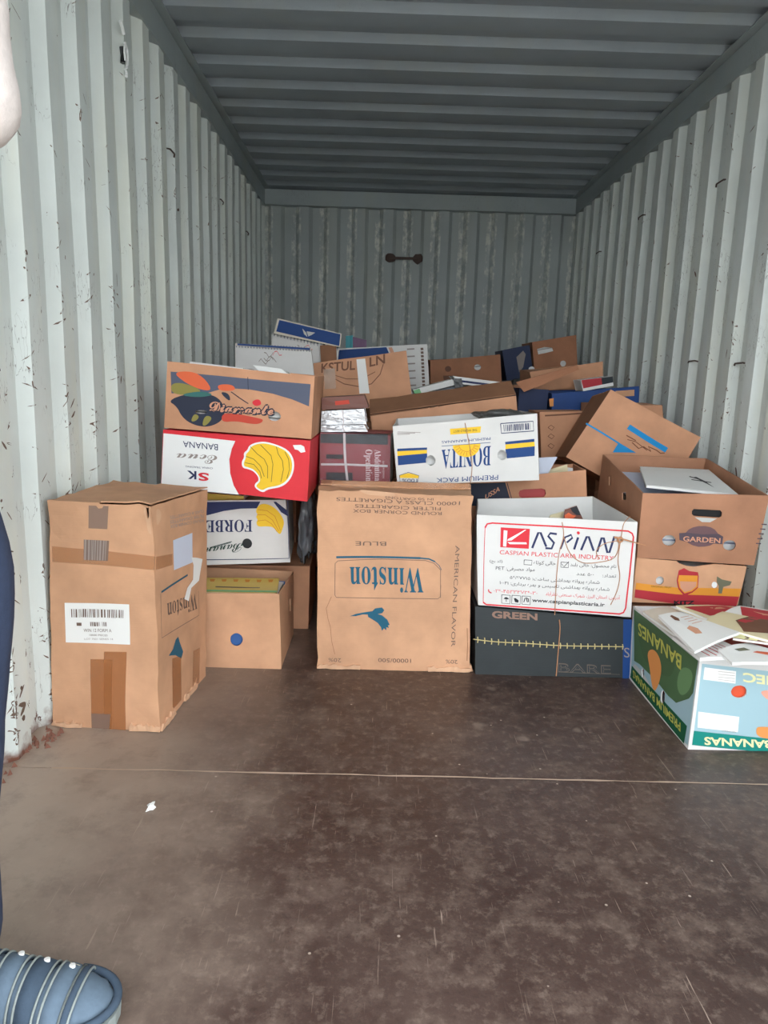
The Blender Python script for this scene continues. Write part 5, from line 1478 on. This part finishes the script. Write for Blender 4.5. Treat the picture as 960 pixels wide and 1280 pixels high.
blob('plastic_bag', 'dark grey crumpled plastic bag bulging from the white sun box', 'bag', (.465, 2.74, .860), (.085, .10, .030), 'grey_bag', 3)
pile('notebook', 'grey notebook lying inside the white red framed box', 'book', Lx, -.20, .20, -.15, .15, .006, 4, .050, ['cover_slate'], 'notebooks in the red framed box')
pile('paperback', 'red paperback lying inside the box with the red handle slot', 'book', Kx, -.22, .22, -.06, .09, .006, 3, .060, ['cover_red'], 'red paperbacks in the box with the red handle slot')
pile('paperback', 'pale paperback lying inside the open brown box with the slotted handle', 'book', Px, -.17, .17, -.225, .22, .006, 4, .042, ['paper_blue'], 'paperbacks in the open brown box on the right')
slab('paper_stack', 'white sheets with a black scribble on top of the open brown box', 'paper', QD['pp'], (0, 0, -.010), 'paper',
     prints=[('scribble', 'ink_black', [(.66, .42), (.70, .40), (.76, .58), (.79, .84), (.75, .70), (.70, .55)]), ('scribble', 'ink_black', [(.60, .52), (.82, .60), (.82, .64), (.60, .56)]),
             ('scribble', 'ink_black', [(.62, .38), (.72, .50), (.70, .52), (.60, .42)])])
pile('paperback', 'pale paperback lying inside the shield printed box', 'book', Ox, -.16, .16, -.18, .17, .006, 3, .040, ['paper'], 'paperbacks in the shield printed box')
pile('paperback', 'pale paperback lying in the brown banana box with the pale round hole', 'book', Sx, -.20, .20, -.135, .12, .006, 3, .042, ['paper'], 'paperbacks in the back brown banana box')
pile('paperback', 'white paperback standing behind the slotted handle at the back wall', 'book', Ux, -.12, .12, -.135, .12, .006, 4, .045, ['paper'], 'paperbacks in the slotted box at the back wall')
pile('catalogue', 'dark red catalogue lying in the green and pale blue banana box', 'book', Nx, -.18, .18, -.18, .22, .004, 5, .046, ['cover_red'], 'red catalogues in the green banana box')
pile('catalogue', 'brown catalogue lying in the low royal blue box', 'book', Xx, -.19, .19, -.13, .13, .006, 2, .034, ['cover_brown'], 'catalogues in the low royal blue box')

# magazines on the green banana box
def mag(key, label, th, cover, prints=(), dz=0):
    q = [Vector(p) + Vector((0, 0, dz)) for p in QD[key]]
    slab('magazine', label, 'magazine', q, (0, 0, -th), cover, 'paper', None, prints, curl=.006)
mag('m7', 'grey white magazine half under the others at the rear left of the green banana box', .010, 'cream_board')
mag('m5', 'magazine with thin pink stripes at the front edge of the green banana box', .010, 'paper',
    [('printed_line', 'ink_maroon', [(.1 + .12 * i, .45), (.125 + .12 * i, .45), (.20 + .12 * i, .95), (.175 + .12 * i, .95)]) for i in range(6)] + [('printed_patch', 'ink_blue', [(.55, .05), (.8, .02), (.85, .3), (.6, .35)])])
mag('m6', 'white magazine with an orange dish at the front edge of the green banana box', .008, 'paper',
    [('printed_title', 'ink_greygreen', [(.35, .2), (.55, .2), (.55, .34), (.35, .34)]), ('printed_dish', 'ink_orange', [(.5, .45), (.62, .40), (.85, .5), (.85, .66), (.6, .6)]), ('printed_mark', 'ink_black', [(.33, .2), (.345, .2), (.345, .34), (.33, .34)])])
mag('m3', 'dark red magazine with pale border at the rear of the green banana box', .010, 'cover_cream', [('printed_field', 'ink_maroon', [(.08, .12), (.9, .12), (.9, .8), (.1, .8)]), ('printed_title', 'ink_tan', [(.45, .3), (.85, .3), (.85, .45), (.45, .45)])])
mag('m8', 'brown magazine with beige stripe at the right of the green banana box', .008, 'cover_brown', [('printed_band', 'ink_yellow3', [(.0, .0), (1, .0), (1, .3), (.0, .3)]), ('printed_title', 'ink_grey', [(.05, .08), (.3, .08), (.3, .22), (.05, .22)])])
mag('m4', 'maroon magazine with a white curved edge at the rear right of the green banana box', .008, 'paper', [('printed_field', 'ink_maroon', [(.0, .25), (.8, .05), (.85, .75), (.1, .9)]), ('printed_dish', 'ink_tan', [(.3, .4), (.5, .3), (.62, .45), (.45, .62)])])
mag('m2', 'yellow and brown food magazine topmost of the pile in the green banana box', .008, 'cover_cream', [('printed_field', 'ink_brown', [(.05, .62), (.5, .35), (1, .42), (1, .92), (.3, .98)]), ('printed_band', 'ink_maroon', [(.5, .38), (1, .44), (1, .60), (.5, .54)])])
mag('m1', 'white recipe magazine with small food pictures tilted on the green banana box', .008, 'paper',
    [('printed_dish', 'ink_brown', [(.32, .10), (.42, .08), (.46, .22), (.38, .30), (.30, .24)]), ('printed_dish', 'ink_tan', [(.30, .52), (.42, .48), (.50, .60), (.44, .74), (.32, .70)])]
    + [('printed_line', 'ink_tan', [(.55, .2 + .08 * i), (.85, .2 + .08 * i), (.85, .215 + .08 * i), (.55, .215 + .08 * i)]) for i in range(4)])

# shrink wrapped books behind the cigarette carton
G = Carton('G', 'shrink wrapped stack of dark red medical books tied with white straps', 'cover_dark_red', name='book_bundle', cat='book bundle', seam='x', amp=.0005, mats={'R': 'paper', 'B': 'paper'})
bm = bmesh.new()
n = 26
def wrapf(u, v):
    return G.warp(G.frame('F', u, v, .006 + .004 * noise.noise(Vector((u * 30, v * 30, 2))) + .005 * abs(noise.noise(Vector(((u + v) * 34, (u - v) * 9, 7))))))
V = [wrapf(G.w * i / n, G.h * j / n) for j in range(n + 1) for i in range(n + 1)]
F = [(j * (n + 1) + i, j * (n + 1) + i + 1, (j + 1) * (n + 1) + i + 1, (j + 1) * (n + 1) + i) for j in range(n) for i in range(n)]
mb = MB()
mb.add(V, F)
mb.build('shrink_film', 'clear_film', G.root, True)

blob('plastic_bag', 'dark translucent plastic bag stuffed beside the navy lettered banana box', 'bag', (-.277, 2.80, .415), (.028, .13, .135), 'bag_film', 9, .45, fl=.265)

# twine round the white box and stitched across the dark one
def cart_tube(cart, pts, r, name, mat, n=.004, par=None, root=None):
    mb = MB()
    P = [cart.warp(cart.frame('F', u, v, n if not isinstance(n, list) else n[i])) for i, (u, v) in enumerate(pts)]
    # smooth the path
    Q = []
    for i in range(len(P) - 1):
        p0, p1, p2, p3 = P[max(0, i - 1)], P[i], P[i + 1], P[min(len(P) - 1, i + 2)]
        for k in range(4):
            t = k / 4
            Q.append(.5 * ((2 * p1) + (p2 - p0) * t + (2 * p0 - 5 * p1 + 4 * p2 - p3) * t * t + (3 * p1 - p0 - 3 * p2 + p3) * t ** 3))
    Q.append(P[-1])
    mb.tube(Q, r, 6)
    return mb.build(name, mat, par or cart.root)
tw = thing('jute_twine', 'thin brown twine tied with a knot across the white red framed box', 'twine', Lx.root.location, rot_of(BOXES['L'][2]))
class _T:                       # twine follows the front of the white box
    root = tw
for k in ('tw1', 'tw2', 'tw3', 'tw4'):
    cart_tube(Lx, TW[k], .0013, 'strand', 'twine', .003, tw)
kn = TW['tw4'][0]
cart_tube(Lx, [(kn[0] - .012, kn[1] + .010)] + TW['tail'], [.0035] * 5 + [.0028] * 4 + [.002] * 4, 'loose_end', 'twine', [.004, .008, .012, .016], tw)
cart_tube(Lx, [(kn[0] - .005, kn[1] + .006), (kn[0] + .006, kn[1] + .012), (kn[0] + .012, kn[1] + .002), (kn[0] + .001, kn[1] - .003), (kn[0] - .003, kn[1] + .008)], .0035, 'knot', 'twine', .006, tw)
tw2 = thing('jute_twine', 'thin brown twine hanging down the front of the white sun box', 'twine', Ix.root.location, rot_of(BOXES['I'][2]))
cart_tube(Ix, TW['tw5'], .0012, 'strand', 'twine', .0045, tw2)
h_pts = TW['h']
st = thing('stitched_twine', 'pale twine stitched in a long row across the dark slate box', 'twine', Mx.root.location, rot_of(BOXES['M'][2]))
cart_tube(Mx, h_pts, .0017, 'strand', 'twine_pale', .003, st)
cart_tube(Mx, TW['v'], .0017, 'strand', 'twine', .005, st)
for i in range(22):
    u = h_pts[0][0] + .014 + i * .0238
    v = h_pts[-1][1]
    for a, b in zip(h_pts, h_pts[1:]):
        if a[0] <= u <= b[0]:
            v = a[1] + (b[1] - a[1]) * (u - a[0]) / (b[0] - a[0])
    cart_tube(Mx, [(u, v - .010), (u + .001, v), (u, v + .010)], .0019, 'cross_stitch', 'twine_pale', .0045, st)

# litter on the floor
mb = MB()
s4 = QD['scrap']
c = sum((Vector(p) for p in s4), Vector()) / 4
ring = [c + Vector((math.cos(a) * r, math.sin(a) * r * 1.6, 0)) for a, r in zip([i * .7 for i in range(9)], (.012, .006, .015, .007, .013, .005, .014, .008, .011))]
mb.add([(p.x, p.y, .001) for p in ring] + [(c.x, c.y, .007)] + [(p.x * .4 + c.x * .6, p.y * .4 + c.y * .6, .009) for p in ring],
       [(i, (i + 1) % 9, 10 + (i + 1) % 9, 10 + i) for i in range(9)] + [(10 + i, 10 + (i + 1) % 9, 9) for i in range(9)])
tag(mb.build('paper_scrap', 'paper'), 'small torn white paper scrap lying on the bare floor', 'paper')
# ---------------------------------------------------------------- the bystander at the left edge
def skinned(name, verts, edges, radii, mat, parent, base, levels=2, rootv=0):
    me = bpy.data.meshes.new(name)
    me.from_pydata([tuple(Vector(v) - base) for v in verts], edges, [])
    o = bpy.data.objects.new(name, me)
    COL.objects.link(o)
    md = o.modifiers.new('skin', 'SKIN')
    md.use_smooth_shade = True
    for i, sv in enumerate(me.skin_vertices[0].data):
        r = radii[i]
        sv.radius = (r, r) if not isinstance(r, tuple) else r
        sv.use_root = i == rootv
    s = o.modifiers.new('sub', 'SUBSURF')
    s.levels = s.render_levels = levels
    dg = bpy.context.evaluated_depsgraph_get()
    new = bpy.data.meshes.new_from_object(o.evaluated_get(dg))
    bpy.data.objects.remove(o)
    for v in new.vertices:          # soft folds
        v.co += noise.noise_vector(v.co * 14) * (.009 if mat == 'shirt_pale' else .004 if mat == 'trouser_navy' else .0008)
    new.polygons.foreach_set('use_smooth', [True] * len(new.polygons))
    new.materials.clear()
    new.materials.append(MATS[mat])
    ob = bpy.data.objects.new(name, new)
    COL.objects.link(ob)
    ob.parent = parent
    return ob

pb = Vector((-.63, .81, 0))
person = thing('person', 'person in navy trousers, pale shirt and blue denim shoes standing at the left edge', 'person', pb)
BV, BE, BR = [], [], []
def joint(p, r, prev=None):
    BV.append(p)
    BR.append(r)
    if prev is not None:
        BE.append((prev, len(BV) - 1))
    return len(BV) - 1
pelvis = joint((-.64, .81, .94), (.105, .08))
belly = joint((-.645, .81, 1.08), (.095, .07), pelvis)
chest = joint((-.655, .81, 1.28), (.120, .085), belly)
nb = joint((-.655, .81, 1.42), .066, chest)
nk = joint((-.650, .81, 1.475), .058, nb)
hd = joint((-.630, .81, 1.545), (.078, .080), nk)
hd2 = joint((-.630, .81, 1.615), (.094, .106), hd)
hd3 = joint((-.640, .81, 1.675), (.074, .084), hd2)
legs = {}
for s, y, kx in ((1, .90, -.60), (-1, .70, -.61)):
    hp = joint((-.635, .81 + s * .085, .88), .088, pelvis)
    tg = joint((-.615, y, .72), .075, hp)
    kn = joint((kx, y, .50), .054, tg)
    cf = joint((-.635, y, .34), .052, kn)
    yf = y + (.022 if s > 0 else -.008)
    an = joint((-.640, yf, .10), .032, cf)
    hl = joint((-.61, yf, .055), .024, an)
    joint((-.52, yf, .042), (.020, .014), hl)
def arm(sh, el, wr, hand_dir, s):
    a = joint((-.655, .81 + s * .12, 1.41), .060, chest)
    b = joint(sh, .052, a)
    c = joint(tuple((Vector(sh) + Vector(el)) / 2), .045, b)
    d = joint(el, .038, c)
    e = joint(tuple((Vector(el) + Vector(wr)) / 2), .036, d)
    f = joint(wr, .025, e)
    hdv = Vector(hand_dir).normalized()
    palm = Vector(wr) + hdv * .055
    side = hdv.cross(Vector((1, 0, 0))).normalized()
    g = joint(tuple(palm), (.030, .018), f)
    curl = Vector((-.6, 0, -.35))
    for k, (off, L) in enumerate(((-.027, .065), (-.009, .078), (.009, .073), (.027, .058))):
        p1 = palm + side * off + hdv * .025
        p2 = p1 + (hdv + curl * .3).normalized() * L * .5
        p3 = p2 + (hdv + curl * .9).normalized() * L * .5
        i = joint(tuple(p1), .009, g)
        i = joint(tuple(p2), .0085, i)
        joint(tuple(p3), .0075, i)
    t1 = Vector(wr) + hdv * .03 - side * .03
    i = joint(tuple(t1), .011, g)
    i = joint(tuple(t1 + (hdv * .7 - side * .5).normalized() * .035), .010, i)
    joint(tuple(t1 + (hdv * .9 - side * .2).normalized() * .065), .009, i)
L_sh, L_el, L_wr = (-.64, .985, 1.40), (-.464, .870, 1.270), (-.466, .845, 1.45)
R_sh, R_el, R_wr = (-.64, .635, 1.40), (-.54, .62, 1.18), (-.485, .80, 1.245)
arm(L_sh, L_el, L_wr, (-.35, -.15, .6), 1)
arm(R_sh, R_el, R_wr, (.0, .9, .12), -1)
body = skinned('body', BV, BE, BR, 'skin', person, pb, 3)
X_face = max((v.co.x for v in body.data.vertices if abs(v.co.y) < .02 and abs(v.co.z - 1.60) < .02))
for v in body.data.vertices:        # nose, brow, eye sockets, chin
    x, y, z = v.co
    if x > X_face - .05 and z > 1.48:
        n = math.exp(-(y / .011) ** 2 - ((z - 1.592) / .020) ** 2) * .024 + math.exp(-(y / .030) ** 2 - ((z - 1.505) / .018) ** 2) * .010
        n += math.exp(-(y / .055) ** 2 - ((z - 1.650) / .010) ** 2) * .005
        n -= sum(math.exp(-((y - s * .032) / .016) ** 2 - ((z - 1.628) / .012) ** 2) * .008 for s in (1, -1))
        v.co.x += n

SV = [(-.645, .81, .84), (-.64, .81, 1.08), (-.65, .81, 1.30), (-.655, .81, 1.455),
      (-.655, .94, 1.41), L_sh, tuple((Vector(L_sh) + Vector(L_el)) / 2), L_el, tuple(Vector(L_el).lerp(Vector(L_wr), .5)), tuple(Vector(L_el).lerp(Vector(L_wr), .95)),
      (-.655, .68, 1.41), R_sh, tuple((Vector(R_sh) + Vector(R_el)) / 2), R_el, tuple(Vector(R_el).lerp(Vector(R_wr), .5)), tuple(Vector(R_el).lerp(Vector(R_wr), .95))]
SE = [(0, 1), (1, 2), (2, 3), (2, 4), (4, 5), (5, 6), (6, 7), (7, 8), (8, 9), (2, 10), (10, 11), (11, 12), (12, 13), (13, 14), (14, 15)]
skinned('shirt', SV, SE, [(.160, .130), (.155, .125), (.165, .13), .070, .075, .068, .062, .054, .053, .046, .075, .068, .062, .056, .05, .042], 'shirt_pale', person, pb, 2)
TV = [(-.645, .81, 1.03), (-.640, .81, .90), (-.632, .885, .84), (-.592, .90, .74), (-.600, .90, .50), (-.618, .90, .30), (-.620, .90, .085),
      (-.632, .735, .84), (-.615, .715, .72), (-.61, .70, .50), (-.63, .70, .30), (-.635, .70, .085)]
TE = [(0, 1), (1, 2), (2, 3), (3, 4), (4, 5), (5, 6), (1, 7), (7, 8), (8, 9), (9, 10), (10, 11)]
skinned('trousers', TV, TE, [(.150, .105), (.150, .120), .115, .116, .088, .078, .082, .115, .105, .084, .076, .078], 'trouser_navy', person, pb, 2)
# hair cap, eyes, ears, mouth
bm = bmesh.new()
bmesh.ops.create_icosphere(bm, subdivisions=3, radius=1)
for v in list(bm.verts):
    if v.co.z < -.15 + .55 * max(0, v.co.x):
        bm.verts.remove(v)
hb = [v.co for v in body.data.vertices if v.co.z > 1.60]
hc = Vector(((max(q.x for q in hb) + min(q.x for q in hb)) / 2, 0, 1.635))
hr = Vector(((max(q.x for q in hb) - min(q.x for q in hb)) / 2, (max(q.y for q in hb) - min(q.y for q in hb)) / 2, max(q.z for q in hb) - 1.635))
for v in bm.verts:
    v.co = Vector((v.co.x * (hr.x + .004) - .006, v.co.y * (hr.y + .010), v.co.z * (hr.z + .014))) * (1 + .03 * noise.noise(v.co * 9))
me = bpy.data.meshes.new('hair')
bm.to_mesh(me)
bm.free()
link_mesh('hair', me, 'hair', person, True, hc)
new_mat('eye', (40, 34, 32), .3)
new_mat('eye_white', (225, 222, 218), .3)
new_mat('lip', (150, 96, 84), .5)
def ball(name, c, r, mat):
    bm = bmesh.new()
    bmesh.ops.create_icosphere(bm, subdivisions=2, radius=1)
    for v in bm.verts:
        v.co = Vector((v.co.x * r[0], v.co.y * r[1], v.co.z * r[2]))
    me = bpy.data.meshes.new(name)
    bm.to_mesh(me)
    bm.free()
    return link_mesh(name, me, mat, person, True, c)
for s in (1, -1):
    e = ball('eye', (X_face - .010, s * .032, 1.628), (.010, .013, .008), 'eye_white')
    ball('iris', (X_face - .0035, s * .032, 1.628), (.0045, .005, .005), 'eye')
    ball('eyebrow', (X_face - .004, s * .034, 1.652), (.006, .020, .004), 'hair')
    ball('ear', (hc.x - .008, s * (hr.y + .002), 1.615), (.018, .009, .030), 'skin')
ball('mouth', (X_face - .004, 0, 1.545), (.008, .022, .006), 'lip')

# denim shoes with stitched bands
SEC = [(0, .030, .080), (.03, .037, .098), (.08, .038, .104), (.12, .038, .098), (.16, .042, .084), (.20, .047, .070), (.235, .047, .060), (.262, .038, .050), (.282, .018, .038)]
def shoe_sec(x):
    for a, b in zip(SEC, SEC[1:]):
        if a[0] <= x <= b[0]:
            t = (x - a[0]) / (b[0] - a[0])
            t = t * t * (3 - 2 * t)
            return a[1] + (b[1] - a[1]) * t, a[2] + (b[2] - a[2]) * t
    return SEC[-1][1:]
def shoe_pt(x, a, off=0.0):
    """a in 0..1 goes over the upper from one side to the other"""
    w, h = shoe_sec(x)
    th = PI * a
    y = -math.cos(th)
    z = math.sin(th) ** .75
    return Vector((x, y * (w + off), .018 + z * (h - .018 + off)))
def make_shoe(x0, yc, name='shoe'):
    base = Vector((x0, yc, 0)) - pb
    mb = MB()
    n, m = 30, 20
    V = [shoe_pt(.282 * i / n, j / m) for i in range(n + 1) for j in range(m + 1)]
    F = [(i * (m + 1) + j, i * (m + 1) + j + 1, (i + 1) * (m + 1) + j + 1, (i + 1) * (m + 1) + j) for i in range(n) for j in range(m)]
    F += [tuple(range(m, -1, -1)), tuple(n * (m + 1) + j for j in range(m + 1))]
    mb.add(V, F)
    root = mb.build(name, 'denim', person, True, base)
    # sole
    ring = []
    K = 40
    for i in range(K + 1):
        x = .286 * (i / K)
        w, h = shoe_sec(min(x, .282))
        e = .007
        ring.append((x, w + e if i < K else .010))
    out = [(x, y) for x, y in ring] + [(x, -y) for x, y in reversed(ring)]
    mb = MB()
    N = len(out)
    mb.add([(x + (.004 if x > .15 else -.004), y, .0015) for x, y in out] + [(x + (.006 if x > .15 else -.005), y * 1.02, .024) for x, y in out],
           [tuple(range(N)), tuple(range(2 * N - 1, N - 1, -1))] + [(i, (i + 1) % N, N + (i + 1) % N, N + i) for i in range(N)])
    mb.build('sole', 'piping', root)
    # rolled rim above the sole round the toe
    mb = MB()
    pts = []
    for k in range(21):
        a = -1.0 + 2.0 * k / 20
        ang = a * 1.5
        pts.append((.215 + .074 * math.cos(ang), .054 * math.sin(ang) * (1 if abs(a) < .7 else 1), .034))
    mb.tube(pts, .006, 8)
    mb.build('toe_rim', 'denim_dark', root, True)
    # bands over the instep
    for k, x in enumerate((.095, .130, .165, .200, .226)):
        wd = .026 if k < 4 else .012
        V, F = [], []
        M = 24
        for off in (.0045, .0005):
            for i in range(3):
                for j in range(M + 1):
                    a = .06 + .88 * j / M
                    V.append(shoe_pt(x + wd * i / 2 + .006 * math.sin(a * PI), a, off + (.0015 if i == 1 else 0)))
        P = 3 * (M + 1)
        for i in range(2):
            for j in range(M):
                q = i * (M + 1) + j
                F += [(q, q + 1, q + M + 2, q + M + 1), (P + q, P + q + M + 1, P + q + M + 2, P + q + 1)]
        for j in range(M):
            for r in (0, 2):
                q = r * (M + 1) + j
                F.append((q, q + 1, P + q + 1, P + q))
        mb = MB()
        mb.add(V, F)
        mb.build('band', 'denim' if k % 2 else 'denim_dark', root, True)
        for i, xx in enumerate((x, x + wd)):
            mb = MB()
            mb.tube([shoe_pt(xx + .006 * math.sin((.05 + .9 * j / 20) * PI), .05 + .9 * j / 20, .005) for j in range(21)], .0017, 6)
            mb.build('piping', 'piping', root, True)
        if k < 4:
            p = shoe_pt(x + wd * .5 + .006, .64, .006)
            mb = MB()
            mb.tube([p - Vector((0, 0, .002)), p + Vector((0, .001, .0025))], .0042, 10)
            mb.build('eyelet', 'paper', root)
        if k in (1, 3):
            mb = MB()
            q = [shoe_pt(x + wd * a + .006, b, .0062) for a, b in ((.25, .70), (.75, .70), (.75, .86), (.25, .86))]
            mb.hexa(q, [p - Vector((0, 0, .003)) for p in q])
            mb.build('woven_tag', 'cover_cream', root)
    root.scale = (1.10, 1.12, 1.10)
    return root
make_shoe(-.70, .925)
make_shoe(-.71, .69)
